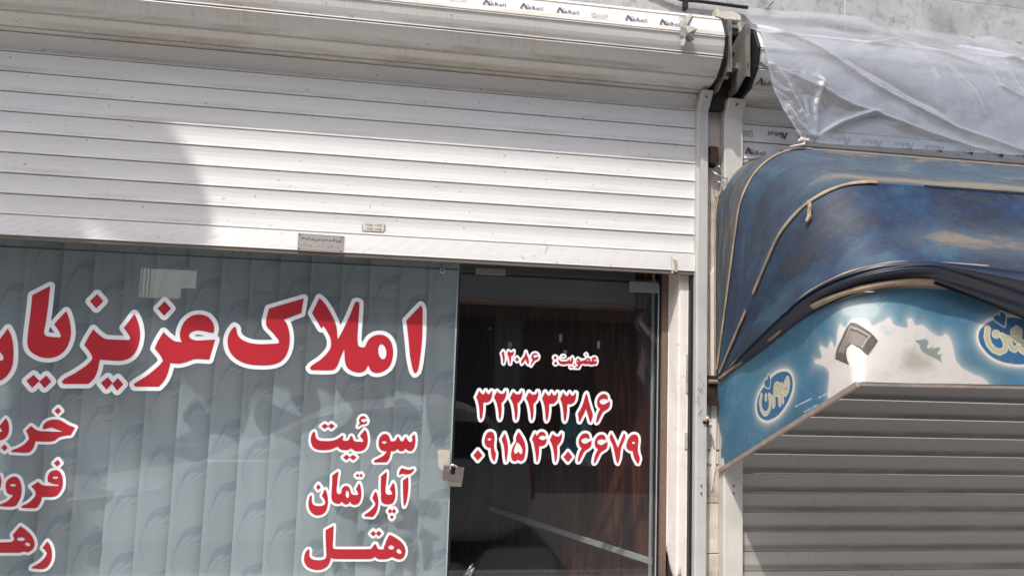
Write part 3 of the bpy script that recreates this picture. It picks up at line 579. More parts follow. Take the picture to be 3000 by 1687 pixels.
for k in range(16):
    z = 2.012 + k * .0044; bar += [(-.0058, z), (-.0050, z + .0022)]
bar += [(-.006, 2.0835), (.012, 2.0848)]
MB().prism(bar, XL, XR, 'x').build('bottom_bar', m_bar, sh1)
MB().box(XL, XR, -.002, .022, 1.9935, 2.0072).build('rubber_edge', plain('brown_rubber', (.13, .105, .085), .8), sh1)
housing(sh1, -2.5, 1.250, 0, m_box)
ec = [(y * 1.03 - .001, (z - 2.94) * 1.03 + 2.94) for y, z in HP]
MB().prism(ec, 1.2502, 1.263, 'x').build('end_cap', m_black, sh1)
def rail(x0, x1, yf, parent, flare, mat, zt=2.70):
    m = MB()
    prof = [(x0, .02), (x0, yf + .006), (x0 + .006, yf), (x1 - .003, yf), (x1, yf + .003), (x1, .02)]
    m.prism(prof, 0, zt, 'z')
    V = [(x, y, zt) for x, y in prof] + [(x + .004, y - flare, zt + .075) for x, y in prof]; n = len(prof)
    m.add(V, [(i, (i + 1) % n, (i + 1) % n + n, i + n) for i in range(n)] + [tuple(range(n, 2 * n))])
    o = m.build('guide_rail', mat, parent)
    for z in (zt + .05, 1.1, 1.13): MB().tube([((x0 + x1) / 2, yf - (.03 if z > 2 else 0) - .004, z), ((x0 + x1) / 2, yf + .004, z)], .0035).build('rivet', m_gap, parent)
    return o
rail(1.2128, 1.262, -.028, sh1, .045, m_rail)
rail(-2.5, -2.45, -.028, sh1, .045, m_rail)
for xb, nm in ((1.272, 0), (1.352, 1)):
    pr = [(-.180, 3.04 - .01 * nm), (-.180, 2.815 - .012 * nm), (-.10, 2.765), (.08, 2.765), (.08, 2.96), (-.06, 2.985)]
    MB().prism(pr, xb, xb + .003, 'x').build('bracket_plate', m_steel, sh1)
    MB().box(xb + .0032, xb + .021, -.184, -.181, 2.815 - .012 * nm, 3.04 - .01 * nm).build('bracket_flange', m_steel, sh1)
    for z in (2.84, 2.99): MB().box(xb + .009, xb + .0125, -.1846, -.1838, z - .006, z + .022).build('slot', m_black, sh1)
    MB().tube([(xb - .003, -.075, 2.945), (xb + .001, -.075, 2.945)], .008, 10).build('bolt', m_rust, sh1)
MB().box(1.266, 1.352, -.05, .09, 2.80, 2.84).build('cross_bar', m_rust, sh1)
MB().box(1.266, 1.352, -.12, -.04, 2.86, 2.885).build('cross_bar', m_steel, sh1)
MB().box(1.264, 1.352, -.02, .0195, 2.715, 2.799).build('shade_plate', m_gap, sh1)  # dark plate standing in for the shade in the recess under the brackets
# crumpled tape stuck on the housing
tp = [(1985,45,-.172),(2008,50,-.176),(2031,40,-.176),(2020,62,-.205),(2012,76,-.225),(2030,80,-.236),(2043,86,-.245),(2033,100,-.242),(2034,118,-.240),(2020,122,-.222),(2006,127,-.236),(2003,137,-.246),(1992,133,-.224),(1994,118,-.216),(1990,100,-.220),(1995,80,-.222),(1990,60,-.186)]
V = [tuple(WY(a, b, c)) for a, b, c in tp]; inn = [WY(2008, 62, -.196), WY(2010, 84, -.226), WY(2016, 98, -.250), WY(2008, 112, -.226), WY(2001, 126, -.234)]
b0 = len(V); V += [tuple(p) for p in inn]
F = [(0, 1, b0), (1, 2, b0), (2, 3, b0), (3, 4, b0), (4, b0 + 1, b0), (b0, b0 + 1, 15), (b0, 15, 16), (0, b0, 16), (4, 5, b0 + 1), (5, 6, b0 + 2), (5, b0 + 2, b0 + 1), (6, 7, b0 + 2), (7, 8, b0 + 2), (8, 9, b0 + 3), (8, b0 + 3, b0 + 2), (b0 + 1, b0 + 2, b0 + 3), (b0 + 1, b0 + 3, 14), (b0 + 1, 14, 15), (9, 10, b0 + 3), (10, b0 + 4, b0 + 3), (10, 11, b0 + 4), (11, 12, b0 + 4), (12, 13, b0 + 4), (13, 14, b0 + 3), (13, b0 + 3, b0 + 4)]
tpo = mk('tape_scrap', V, F, m_tape); tag(tpo, 'crumpled grey tape scrap stuck on the right end of the white shutter housing', 'tape')
so_ = tpo.modifiers.new('thickness', 'SOLIDIFY'); so_.thickness = .0015

# ------------------------------------------------------------------ printed marks
def text_mesh(s, size, off=0.0):
    cu = bpy.data.curves.new('txt', 'FONT'); cu.body = s; cu.size = size; cu.offset = off; cu.resolution_u = 3; cu.space_character = 1.12
    o = bpy.data.objects.new('txt', cu); COL.objects.link(o); bpy.context.view_layer.update()
    me = o.evaluated_get(bpy.context.evaluated_depsgraph_get()).to_mesh(); V = [tuple(v.co) for v in me.vertices]; F = [tuple(p.vertices) for p in me.polygons]
    o.to_mesh_clear(); bpy.data.objects.remove(o); bpy.data.curves.remove(cu); return V, F
TXT = text_mesh('kRoll', .027, .0004); TXTQ = text_mesh('2', .016, .0002)
def logo(parent, org, ex, ey, flip=False, scale=1.0, top_only=False):
    """A-and-swoosh mark with the word part; org = lower left, ex/ey unit vectors in the printed surface"""
    org, ex, ey = np.array(org), np.array(ex, float), np.array(ey, float); nrm = np.cross(ex, ey); k = scale
    if flip: org = org + ex * .106 * k + ey * .036 * k; ex = -ex; ey = -ey
    V = []; F = []; M_ = []
    def add(P, Fs, m, lift=.0006):
        b = len(V); V.extend([tuple(org + ex * x * k + ey * y * k + nrm * lift) for x, y in P]); F.extend([tuple(i + b for i in f) for f in Fs]); M_.extend([m] * len(Fs))
    add([(0, 0), (.007, 0), (.0165, .022), (.0135, .027), (.0115, .026)], [(0, 1, 2, 3, 4)], 0)                       # thin left leg
    add([(.011, .028), (.015, .031), (.020, .029), (.035, .001), (.024, 0), (.013, .022)], [(0, 1, 2, 3, 4, 5)], 0, .0008)  # heavy right leg
    add([(.005, .0035), (.017, .0085), (.016, .0055), (.007, .001)], [(0, 1, 2, 3)], 1, .001)
    add([(.0225, .012), (.0262, .0205), (.046, .0335)], [(0, 2, 1)], 1, .001)
    if not top_only: add([(x + .034, y) for x, y, z in TXT[0]], TXT[1], 0)
    return mk('printed_logo', V, F, None, parent, mats=[m_navy, m_redp], midx=M_)
def stamp(parent, org, ex, ey, w_=.066, h_=.026, flip=False):
    org, ex, ey = np.array(org), np.array(ex, float), np.array(ey, float); nrm = np.cross(ex, ey)
    if flip: org = org + ex * w_ + ey * h_; ex = -ex; ey = -ey
    m = MB(); V = []; F = []
    def quad(x0, y0, x1, y1, lift=.0006):
        b = len(V); V.extend([tuple(org + ex * x + ey * y + nrm * lift) for x, y in ((x0, y0), (x1, y0), (x1, y1), (x0, y1))]); F.append((b, b + 1, b + 2, b + 3))
    def line(a, b_, t=.0011):
        d = np.array(b_) - np.array(a); d = d / np.linalg.norm(d); q = np.array((-d[1], d[0])) * t
        k = len(V); V.extend([tuple(org + ex * p[0] + ey * p[1] + nrm * .0007) for p in (a - q, b_ - q, b_ + q, a + q)]); F.append((k, k + 1, k + 2, k + 3))
    A = np.array
    for a, b_ in (((0, .008), (0, .026)), ((0, .026), (.019, .026)), ((.019, .026), (.019, .008)), ((.002, .012), (.007, .015)), ((.007, .015), (.011, .018)), ((.011, .018), (.018, .021)), ((.055, .008), (.066, .008)), ((.055, .024), (.066, .024)), ((.066, .008), (.066, .024)), ((.055, .008), (.055, .024))):
        line(A(a), A(b_))
    quad(0, .003, .019, .006)
    for r in range(5):
        x = .022
        while x < .052:
            l_ = random.uniform(.002, .005); quad(x, .003 + r * .0045, x + l_, .0045 + r * .0045); x += l_ + .0012
    for x, y in ((.058, .013), (.0595, .019), (.060, .011)): quad(x, y, x + .0035, y + .0014)
    x = 0
    while x < .064: quad(x, -.001, x + .0025, .0008); x += .0038
    return mk('printed_stamp', V, F, m_grayp, parent)
pa, pb = np.array((-.212, 2.950)), np.array((-.172, 3.040)); pd_ = (pb - pa) / np.linalg.norm(pb - pa)
pnrm = np.array((0, -pd_[1], pd_[0]))
eyA = np.array((0, pd_[0], pd_[1])); exA = np.array((1., 0, 0)); orgA = np.array((0, pa[0], pa[1])) + pnrm * .0045
def onA(px, py): return WP(px, py, pnrm, orgA)
for px, py in ((1413, 13), (1523, 24), (1630, 36), (1831, 59), (1932, 71)):
    P = onA(px, py); logo(sh1, P, exA, eyA, scale=.98)
for px, py in ((1316, 3), (1733, 50)): stamp(sh1, onA(px, py), exA, eyA)
for k in range(1, 6): P = onA(1413, 13) - exA * (.152 * k); logo(sh1, P, exA, eyA, scale=.98) if k not in (1,) else None

# name plate and stickers on the shutter
def on_bar(x, y, Yp=-.0065): return WY(860 + x / 8.587, 640 + y / 8.587, Yp)
def quad_obj(name, pts, mat, parent, Yp, th=.0015, s=on_bar):
    P = [s(x, y, Yp) for x, y in pts]; V = [tuple(p) for p in P] + [(p[0], p[1] + th, p[2]) for p in P]; n = len(P)
    return mk(name, V, [tuple(range(n)), tuple(range(n, 2 * n))[::-1]] + [(i, (i + 1) % n, (i + 1) % n + n, i + n) for i in range(n)], mat, parent)
def pen(name, strokes, mat, parent, Yp, w_, s=on_bar):
    V = []; F = []
    for st in strokes:
        P = [s(x, y, Yp) for x, y in st]
        if len(P) == 1: P = [P[0] - np.array((w_ * .5, 0, 0)), P[0] + np.array((w_ * .5, 0, 0))]
        for a, b in zip(P[:-1], P[1:]):
            d = b - a; L = np.linalg.norm(d) + 1e-9; d = d / L; q = np.array((-d[2], 0, d[0])) * w_ / 2; e = d * w_ * .3; k = len(V)
            V += [tuple(a - e - q), tuple(b + e - q), tuple(b + e + q), tuple(a - e + q)]; F.append((k, k + 1, k + 2, k + 3))
    return mk(name, V, F, mat, parent)
pl = thing('name_plate', 'small grey metal name plate screwed on the bottom bar of the shutter', 'plate', tuple(on_bar(680, 620)))
quad_obj('plate', [(115, 370), (1275, 445), (1250, 865), (95, 800)], m_plate, pl, -.0085, .003)
pen('plate_border', [[(150, 395), (1215, 462)], [(150, 395), (120, 765)], [(160, 768), (1190, 830)], [(1232, 480), (1205, 820)]], m_grayp, pl, -.0089, .0012)
for x, y in ((150, 395), (1225, 470), (130, 750), (1185, 825)):
    P = on_bar(x, y, -.009); MB().tube([(P[0], P[1] + .001, P[2]), (P[0], P[1] - .002, P[2])], .0026, 8).build('screw', m_chrome, pl)
W1 = [[(1190, 545), (1165, 540), (1170, 565), (1195, 570), (1185, 590), (1130, 585)], [(1140, 560), (1115, 600), (1090, 598)], [(1095, 550), (1075, 548), (1080, 570), (1060, 595)], [(1050, 540), (1040, 560), (1025, 545), (1015, 560), (1000, 545), (990, 575), (960, 575), (955, 560)], [(1010, 520)], [(1030, 515)],
 [(925, 545), (900, 540), (905, 565), (925, 560), (900, 585)], [(860, 550), (840, 530), (820, 555), (790, 552), (775, 540), (760, 555), (720, 552), (700, 530)], [(800, 520)], [(725, 575)],
 [(665, 520), (655, 548), (630, 545)], [(640, 530), (610, 560), (590, 555)], [(590, 535), (570, 550), (545, 550), (530, 520), (500, 515), (505, 550), (480, 548)], [(565, 575)], [(480, 490), (478, 545)], [(465, 510), (450, 530), (460, 548), (440, 555)],
 [(405, 480), (400, 520)], [(385, 485), (380, 515), (350, 518)], [(375, 470)], [(355, 500), (340, 530), (310, 540)], [(310, 490), (285, 500), (265, 490), (250, 505), (255, 470)], [(240, 490), (215, 510), (190, 500), (180, 485)], [(205, 465)], [(225, 468)]]
pen('plate_lettering', W1, m_blackp, pl, -.0090, .0017)
m_ored = plain('orange_red_print', (.50, .17, .12), .6)
W2_ = [[(1115, 715), (1135, 690), (1180, 735), (1160, 750), (1100, 745), (1115, 715)], [(1052, 690), (1055, 750)], [(975, 680), (955, 690), (965, 715), (985, 705), (985, 690), (985, 745)], [(870, 705), (895, 700), (900, 725), (875, 730), (870, 705)], [(745, 680)], [(740, 715)], [(640, 705), (655, 680), (680, 710)], [(560, 680), (585, 690), (580, 712), (560, 710)],
 [(395, 670), (385, 705), (440, 715), (460, 690), (430, 665), (395, 700)], [(345, 650), (350, 640), (335, 665), (350, 700)], [(255, 640), (265, 660), (285, 645), (270, 700)], [(175, 660), (195, 655), (200, 680), (180, 690), (175, 660)], [(310, 645), (325, 690)]]
pen('plate_number', W2_, m_ored, pl, -.0090, .0017)
st = thing('paper_sticker', 'worn paper sticker with phone numbers on the lowest white slat', 'sticker', tuple(on_bar(2000, 220)))
quad_obj('sticker_sheet', [(1740, 75), (1850, 55), (2060, 50), (2190, 90), (2300, 120), (2290, 250), (2250, 335), (1980, 318), (1720, 310), (1730, 180)], m_paper, st, -.0016, .0006)
def numerals(seq, x0, y0, dx, hgt):
    D_ = {'1': [[(.4, 0), (.5, 1)]], '2': [[(.2, 0), (.35, .3), (.75, .25), (.85, 0)], [(.3, .2), (.4, 1)]], '3': [[(.1, 0), (.3, .3), (.5, .1), (.65, .3), (.9, 0)], [(.25, .2), (.35, 1)]], '7': [[(.1, 0), (.5, 1), (.9, 0)]], '8': [[(.1, 1), (.5, 0), (.9, 1)]],
          '6': [[(.8, .1), (.4, 0), (.2, .4), (.8, .4), (.3, 1)]], '9': [[(.7, 1), (.7, .1), (.3, .1), (.3, .45), (.7, .45)]], '0': [[(.4, .6)]], '5': [[(.5, 0), (.1, .7), (.3, 1), (.5, .8), (.7, 1), (.9, .7), (.5, 0)]], ' ': []}
    out = []
    for i, c in enumerate(seq):
        for s_ in D_[c]: out.append([(x0 + (i + a * .8) * dx, y0 + b * hgt + (i + a) * dx * .045) for a, b in s_])
    return out
pen('sticker_number', numerals('3387 2673', 1815, 145, 46, 42) + numerals('0915201885', 1815, 235, 40, 48), m_blackp, st, -.0020, .0013)
[pen('sticker_edge', [e__], m__, st, -.0020, .0022) for m__ in [plain('blue_print', (.12, .16, .30), .6)] for e__ in ([(1735, 150), (1725, 300)], [(2290, 150), (2285, 250)])]
tn = thing('torn_label', 'torn brown label remnant at the right end of the bottom bar', 'label', tuple(WY(1980, 778, -.007)))
S0 = lambda x, y, Yp: WY(x, y, Yp)
quad_obj('label_scrap', [(1972, 760), (1984, 762), (1986, 780), (1984, 797), (1974, 795), (1976, 778)], plain('label_glue', (.36, .32, .26), .8, var=.3, nscale=60), tn, -.0068, .0006, S0)
quad_obj('label_scrap', [(1966, 750), (1971, 753), (1969, 775), (1972, 800), (1968, 801), (1965, 770)], m_paper, tn, -.0068, .0006, S0)
pen('scuff_mark', [[(1595, 700), (1600, 718), (1606, 722), (1598, 732), (1599, 748)]], plain('scuff', (.5, .44, .36), .8), sh1, -.0066, .0016, S0)

# ------------------------------------------------------------------ right hand shutter
sh2 = thing('roller_shutter', 'dusty grey roller shutter fully down beneath the blue awning', 'roller shutter', (2.8, 0, 0), group='roller shutters of the two shops')
slats(sh2, 1.405, 4.36, [.0780 - .0785 + .0785 * k + .0007 for k in range(30)], m_slat2, .0785, .5)
slats(sh2, 1.405, 4.36, [-.0005 + .0785 * k + .0007 for k in range(30, 36)], m_slat, .0785)
hz = housing(sh2, 1.402, 4.4, -.034, m_box)
MB().prism([(y * 1.03 - .001, (z - 2.94) * 1.03 + 2.94 - .034) for y, z in HP], 1.387, 1.4018, 'x').build('end_cap', m_black, sh2)
rail(1.3345, 1.418, -.030, sh2, .03, m_rail_old, zt=2.68)
rail(4.34, 4.42, -.030, sh2, .03, m_rail_old, zt=2.68)
exx = np.array((1., 0, 0)); ezz = np.array((0, 0, 1.))
zz = [.0002 + .0785 * k for k in range(36)]
zr = min(zz, key=lambda z: abs(z + .02 - wz(2270, 405)))   # upside-down print row
logo(sh2, (wx(2243, 400), -.0015, zr + .018), exx, ezz, flip=True, scale=.98)
logo(sh2, (wx(2333, 400), -.0015, zr + .018), exx, ezz, flip=True, scale=.98)
stamp(sh2, (wx(2157, 400) + .008, -.0015, zr + .022), exx, ezz, flip=True)
for px in (2182,): logo(sh2, (wx(px, 440), -.0015, zr - .0785 + .022), exx, ezz)
x_ = wx(2182, 440) + .155
x2_ = wx(2333, 400) + .155
while x2_ < 3.4: logo(sh2, (x2_, -.0015, zr + .018), exx, ezz, flip=True, scale=.98); x2_ += .155
while x_ < 3.4: logo(sh2, (x_, -.0015, zr - .0785 + .022), exx, ezz); x_ += .155
stamp(sh2, (wx(2275, 205, -.2), -.19, 2.85), exx, np.array((0, -.05, .99)))
P = WP(2205, 250, (0, -.2, -1), (0, -.131 + .04, 2.775 + .0))
logo(sh2, (1.415, -.135 - .012, 2.775 + .012), exx, np.array((0, -.69, .72)))
stamp(sh2, (1.545, -.135 - .012, 2.775 + .014), exx, np.array((0, -.69, .72)))

tag(quad_obj('crumpled_sticker', [(2215, 158), (2236, 156), (2258, 166), (2264, 188), (2246, 195), (2226, 180)], plain('sticker_print', (.28, .28, .27), .5, var=.5, nscale=60), None, -.204, .001, S0), 'crumpled grey sticker on the housing left of the plastic sheet', 'sticker')

# ------------------------------------------------------------------ glass front
win = thing('shop_window', 'fixed shop window pane lettered in red and white left of the glass door', 'window', (-.9, YG, .4))
XW1 = wx(1331, 1100, YG)
MB().box(-2.44, XW1 - .004, YG, YG + .008, .30, 2.42).build('glass_pane', m_glass, win)
MB().box(XW1 - .0038, XW1 + .002, YG + .0002, YG + .0078, .30, 2.42).build('pane_edge', m_gedge, win)
MB().box(-2.44, XW1, YG + .0085, YG + .012, wz(600, 751, YG) - .003, wz(600, 751, YG) + .003).build('pane_joint', m_gap, win)
MB().box(-2.44, 1.14, YG - .02, YG + .05, .18, .30).build('window_sill', m_rail, win)
for nm, G, H, c, b in (('lettering', G_main, H_main, R4, .0165), ('lettering', G_kh, (), L1, .0108), ('lettering', G_fr, H_fr, L1, .0108), ('lettering', G_rh, H_rh, L1, .0108),
                       ('lettering', G_su, H_su, M1, .0098), ('lettering', G_ap, H_ap, M2, .0095), ('lettering', G_ho, H_ho, M3, .0098)):
    lettering(nm, G, c, YG, b, win, holes=H)
P = WY(1296, 792, YG - .01)
kb = thing('glass_fixing', 'round chrome fixing button on the glass beneath the shutter edge', 'fixing', tuple(P))
MB().tube([(P[0], YG - .001, P[2]), (P[0], YG - .014, P[2])], .013, 20).build('button', m_chrome, kb, smooth=False, bevel=.002)
MB().tube([(P[0], YG - .0142, P[2]), (P[0], YG - .018, P[2])], .006, 16).build('cap', m_steel, kb)
dr = thing('glass_door', 'frameless glass door with red phone numbers in front of the dark office', 'door', (.66, YG, .02))
XD0, XD1 = XW1 + .010, wx(1926, 1100, YG)
zt_ = wz(1600, 814, YG)
MB().box(XD0, XD1, YG + .001, YG + .010, .03, zt_ - .004).build('glass_pane', m_dglass, dr)
MB().box(XD1 + .0002, XD1 + .004, YG + .001, YG + .010, .03, zt_ - .004).build('pane_edge', m_trim, dr)
MB().box(XD0 - .0035, XD0 - .0003, YG + .001, YG + .010, .03, zt_ - .004).build('pane_edge', m_black, dr)
lettering('lettering', G_n1, D1, YG, .0083, dr); lettering('lettering', G_mem, D1, YG, .0078, dr, holes=H_mem)
lettering('lettering', G_t1, D2, YG, .0108, dr); lettering('lettering', G_t2, D2, YG, .0108, dr, holes=H_t2)
m_patch = plain('satin_patch_fitting', (.30, .30, .29), .4, .5)
xa, xb_, za, zb_ = wx(1842, 840, YG), wx(1927, 840, YG), wz(1885, 857, YG), wz(1885, 826, YG)
MB().box(xa, xb_, YG - .010, YG - .0005, za, zb_).build('patch_fitting', m_patch, dr, bevel=.002)
xa, xb_, za, zb_ = wx(1393, 795, YG), wx(1480, 795, YG), wz(1436, 806, YG), wz(1436, 786, YG)
MB().box(xa, xb_, YG - .008, YG - .0005, za, zb_).build('patch_fitting', m_patch, dr, bevel=.002)
# header glass and frame over the door
hd = thing('door_frame', 'brown laminate door frame beside the white jamb', 'door frame', (1.14, YG, .02))
MB().box(wx(1937, 1000, YG), wx(1955.5, 1000, YG), YG - .008, YG + .06, .02, 2.3).build('frame_post', m_brown, hd)
MB().box(XD1 + .0045, wx(1937, 1000, YG) - .0005, YG + .004, YG + .05, .02, 2.3).build('frame_rebate', m_black, hd)
MB().box(XD0, XD1 + .004, YG + .0, YG + .03, zt_ + .001, zt_ + .007).build('head_rail', m_black, hd)
MB().box(XD0, XD1 + .004, YG + .001, YG + .009, zt_ + .008, 2.42).build('header_pane', m_dglass, hd)
MB().box(-2.44, 1.2, YG - .01, YG + .12, 2.425, 2.5).build('head_beam', m_dark, hd)
# hasp and padlock
def PLk(x, y, Yp): return WY(1240 + x / 9.056, 1300 + y / 9.056, Yp)
hs = thing('hasp', 'pale steel hasp plate clamped on the glass edge above the padlock', 'hasp', tuple(PLk(550, 350, YG)))
sP = lambda x, y, Yp: PLk(x, y, Yp)
quad_obj('hasp_plate', [(385, 160), (710, 150), (705, 560), (550, 600), (540, 725), (480, 690), (410, 610)], plain('bare_steel', (.50, .45, .385), .6, .1, .4, .16, 40), hs, YG - .006, .004, sP)
quad_obj('hasp_tab', [(690, 1000), (1020, 1030), (1010, 1130), (675, 1115)], plain('bare_steel_tab', (.55, .50, .43), .5, .2), hs, YG - .010, .003, sP)
pk = thing('padlock', 'steel shutter padlock hanging from the hasp on the glass door', 'padlock', tuple(PLk(800, 800, YG - .02)))
m_brass = plain('worn_lock_steel', (.24, .205, .185), .33, .6, .5, .12, 30)
body = [(555, 575), (665, 585), (655, 800), (845, 830), (865, 615), (1090, 635), (1060, 850), (1025, 1035), (780, 1000), (515, 960), (520, 800)]
quad_obj('lock_body', body, m_brass, pk, YG - .040, .026, sP)
A_ = PLk(700, 600, YG - .03); B_ = PLk(830, 560, YG - .03); Cc = PLk(900, 590, YG - .028)
MB().tube([PLk(715, 760, YG - .03), A_, PLk(760, 545, YG - .03), B_, Cc, PLk(915, 650, YG - .028)], .0045, 10).build('shackle', m_chrome, pk, smooth=True)
MB().tube([PLk(800, 560, YG - .005), PLk(815, 680, YG - .02)], .005, 8).build('staple', m_rust, pk)
pen('lock_engraving', [[(900, 770), (1000, 780), (940, 860)], [(985, 780), (1005, 830), (960, 835)]], m_chrome, pk, YG - .0403, .0012, sP)

# ------------------------------------------------------------------ vertical blind
vb = thing('vertical_blind', 'grey vertical blind with blue swirl print behind the lettered window', 'blind', (-1.0, .27, .4))
BW, BP = .128, .1228; BH = 2.42; nu, nv = 45, 800
U, Vv = np.meshgrid(np.linspace(0, BW, nu), np.linspace(0, BH, nv), indexing='ij')
per = .2505; vv = (Vv % per)
def motif(u, v):
    base = np.array((.44, .485, .505)); c = np.ones(u.shape + (3,)) * base
    for off in (-per, 0, per):
        x = u - .113; z = v + off - .080
        r = np.hypot(x, z / 1.5); a = np.degrees(np.arctan2(z / 1.5, x)); a = np.where(a < -90, a + 360, a)
        out = .094 + .003 * np.sin(a / 9.); th_ = .024 * np.exp(-((a - 105) / 36) ** 2) + .007
        band = np.clip((a - 52) / 12., 0, 1) * np.clip((214 - a) / 20., 0, 1)
        cr = np.clip((out - r) / .003, 0, 1) * np.clip((r - (out - th_)) / .005, 0, 1) * band
        c = c * (1 - .8 * cr[..., None]) + np.array((.27, .36, .42)) * (.8 * cr[..., None])
        for k, rr in enumerate((.063, .056, .048, .039)):
            ln = np.exp(-((r - rr - .0025 * np.sin(a / 11. + k)) / .0019) ** 2) * (a > 58) * np.clip((165 - 14 * k - a) / 25., 0, 1)
            c = c * (1 - .6 * ln[..., None]) + np.array((.27, .35, .41) if k % 2 == 0 else (.54, .58, .60)) * (.6 * ln[..., None])
        ln = np.exp(-((r - .099) / .0014) ** 2) * (a > 60) * (a < 190)
        c = c * (1 - .4 * ln[..., None]) + np.array((.34, .42, .46)) * (.4 * ln[..., None])
    weave = rng.normal(0, .012, u.shape)[..., None] + .02 * np.sin(u * 2100)[..., None]
    return np.clip(c + weave, 0, 1)
cc = motif(U, vv)
bm_ = Mat('printed_blind_fabric'); at = bm_.n('ShaderNodeAttribute'); at.attribute_name = 'print'
b1 = bm_.bsdf(at.outputs['Color'], .75, 0, .3); tl = bm_.n('ShaderNodeBsdfTranslucent'); bm_.l(at.outputs['Color'], tl.inputs[0])
mxx = bm_.n('ShaderNodeMixShader'); mxx.inputs[0].default_value = .2; bm_.l(b1.outputs[0], mxx.inputs[1]); bm_.l(tl.outputs[0], mxx.inputs[2]); m_blind = bm_.done(mxx)
curve = .006 * (1 - ((U / BW - .5) * 2) ** 2)
Vs = np.stack([U - BW / 2, -curve, Vv], -1).reshape(-1, 3)
first = mk('blind_slat', Vs, grid_faces(nu, nv), m_blind, None, smooth=True)
ca = first.data.color_attributes.new('print', 'FLOAT_COLOR', 'POINT')
ca.data.foreach_set('color', np.concatenate([cc.reshape(-1, 3), np.ones((nu * nv, 1))], 1).astype(np.float32).ravel())
xb0 = wx(43, 730, .27)
k0 = -7; n_ = 0; x = xb0 - 7 * BP
i = 0
while x < XW1 + .03:
    o = first if i == 0 else first.copy()
    if i: COL.objects.link(o)
    o.parent = vb; o.matrix_parent_inverse = Matrix.Translation(-vb.location)
    o.location = (x, .27 + random.uniform(-.003, .003), .02 - ((i * .0752 + .10) % per))
    o.rotation_euler = (random.uniform(-.003, .003), random.uniform(-.003, .003), math.radians(13 + random.uniform(-7, 7)))
    x += BP; i += 1
MB().box(-2.42, XW1 + .06, .25, .29, 2.40, 2.44).build('head_rail', m_rail, vb)
# ------------------------------------------------------------------ folding awning of the right hand shop
AX, AZ, AL, AX1 = 1.31, 1.545, .98, 4.25
aw = thing('awning', 'faded blue folding awning with ice cream print over the right shutter', 'awning', (2.8, -.4, 1.55))
def hoop(th, L=AL, x0=AX, a=.27, b=.30, n=34, n2=60, e=2.25, r0=.0):
    """points of one U hoop at angle th over the horizontal: left arm, rounded corner, front bar"""
    out = []
    for k in range(n): out.append((x0, r0 + (L - b - r0) * k / n))
    for k in range(22):
        t = math.pi / 2 * k / 22; out.append((x0 + a * (1 - math.cos(t) ** (2 / e)), L - b + b * math.sin(t) ** (2 / e)))
    for k in range(n2 + 1):
        s = k / n2; out.append((x0 + a + (AX1 - x0 - a) * s, L))
    th = math.radians(th)
    return np.array([(x, -r * math.cos(th), AZ + r * math.sin(th)) for x, r in out])
def canvas(name, th0, th1, sag, dust, mat, seed, nv=26, wr=.004):
    """canvas stretched between two hoops, hollow between them"""
    r2 = np.random.default_rng(seed); ph = r2.uniform(0, 6, 6); V = []; UVs = []; D = []
    A, B = hoop(th0), hoop(th1); n = len(A); arc = np.concatenate([[0], np.cumsum(np.linalg.norm(np.diff(A, axis=0), axis=1))])
    for j in range(nv):
        w = j / (nv - 1); Hh = hoop(th0 + (th1 - th0) * w)
        for i in range(n):
            p = Hh[i].copy(); q = np.array((p[0] - AX, p[1], p[2] - AZ)); rho = np.hypot(q[1], q[2])
            s = sag * math.sin(math.pi * w) ** .8
            side = max(0., 1 - (p[0] - AX) / .27)
            k = 1 - s * min(1, rho / .6) * (1 - .55 * side)
            y, z = p[1] * k, AZ + (p[2] - AZ) * k
            x = p[0] + s * .30 * side * min(1, rho / .4)
            wv = wr * math.sin(math.pi * w) * (math.sin(arc[i] * 5 + ph[0] + w * 4) + .6 * math.sin(arc[i] * 11 + ph[1] - w * 6) + .4 * math.sin(arc[i] * 23 + ph[2] + w * 9)) * min(1, rho / .3)
            nn = np.array((-side, y, z - AZ)); nn /= np.linalg.norm(nn) + 1e-6
            V.append((x + nn[0] * wv, y + nn[1] * wv, z + nn[2] * wv)); UVs.append((arc[i], w * abs(th1 - th0) / 57 * .95 + seed))
            D.append(dust(w, side, p))
    F = [(j * n + i, j * n + i + 1, (j + 1) * n + i + 1, (j + 1) * n + i) for j in range(nv - 1) for i in range(n - 1)]
    o = mk(name, V, F, mat, aw, smooth=True, uv=UVs)
    at = o.data.attributes.new('dust', 'FLOAT', 'POINT'); at.data.foreach_set('value', np.array(D, np.float32)); return o
canvas('canvas_panel', 90, 73, .012, lambda w, s, p: .95, m_awn, 3)
canvas('canvas_panel', 73, 46, .045, lambda w, s, p: .35 * s + (1 - s) * (.80 + .75 * math.exp(-((w - .74) / .10) ** 2) - .25 * (w > .9)), m_awn, 8)
canvas('canvas_panel', 46, 24, .040, lambda w, s, p: .30 * s + (1 - s) * (.08 + 1.05 * math.exp(-((w - .66) / .17) ** 2) * min(1, max(0, (p[0] - 1.5) / .25))), m_awn, 14)
def strip(th, w_, i0, i1, name='piping', lift=.006, mat=None, jit=.0):
    H_ = hoop(th)[i0:i1]; V = []; n = len(H_)
    for i, p in enumerate(H_):
        t = H_[min(i + 1, n - 1)] - H_[max(i - 1, 0)]; t /= np.linalg.norm(t)
        o_ = np.array((-max(0., 1 - (p[0] - AX) / .27), p[1], p[2] - AZ)); o_ -= t * (o_ @ t); o_ /= np.linalg.norm(o_) + 1e-9
        s = np.cross(t, o_); ww = w_ * (1 + .15 * math.sin(i * .9))
        for a, b in ((-1, 0), (-.5, 1), (.5, 1), (1, 0)): V.append(p + s * a * ww / 2 + o_ * (lift * .4 + b * lift * .6))
    F = [(i * 4 + k, i * 4 + k + 1, i * 4 + 4 + k + 1, i * 4 + 4 + k) for i in range(n - 1) for k in range(3)]
    return mk(name, V, F, mat or m_piping, aw, smooth=False)
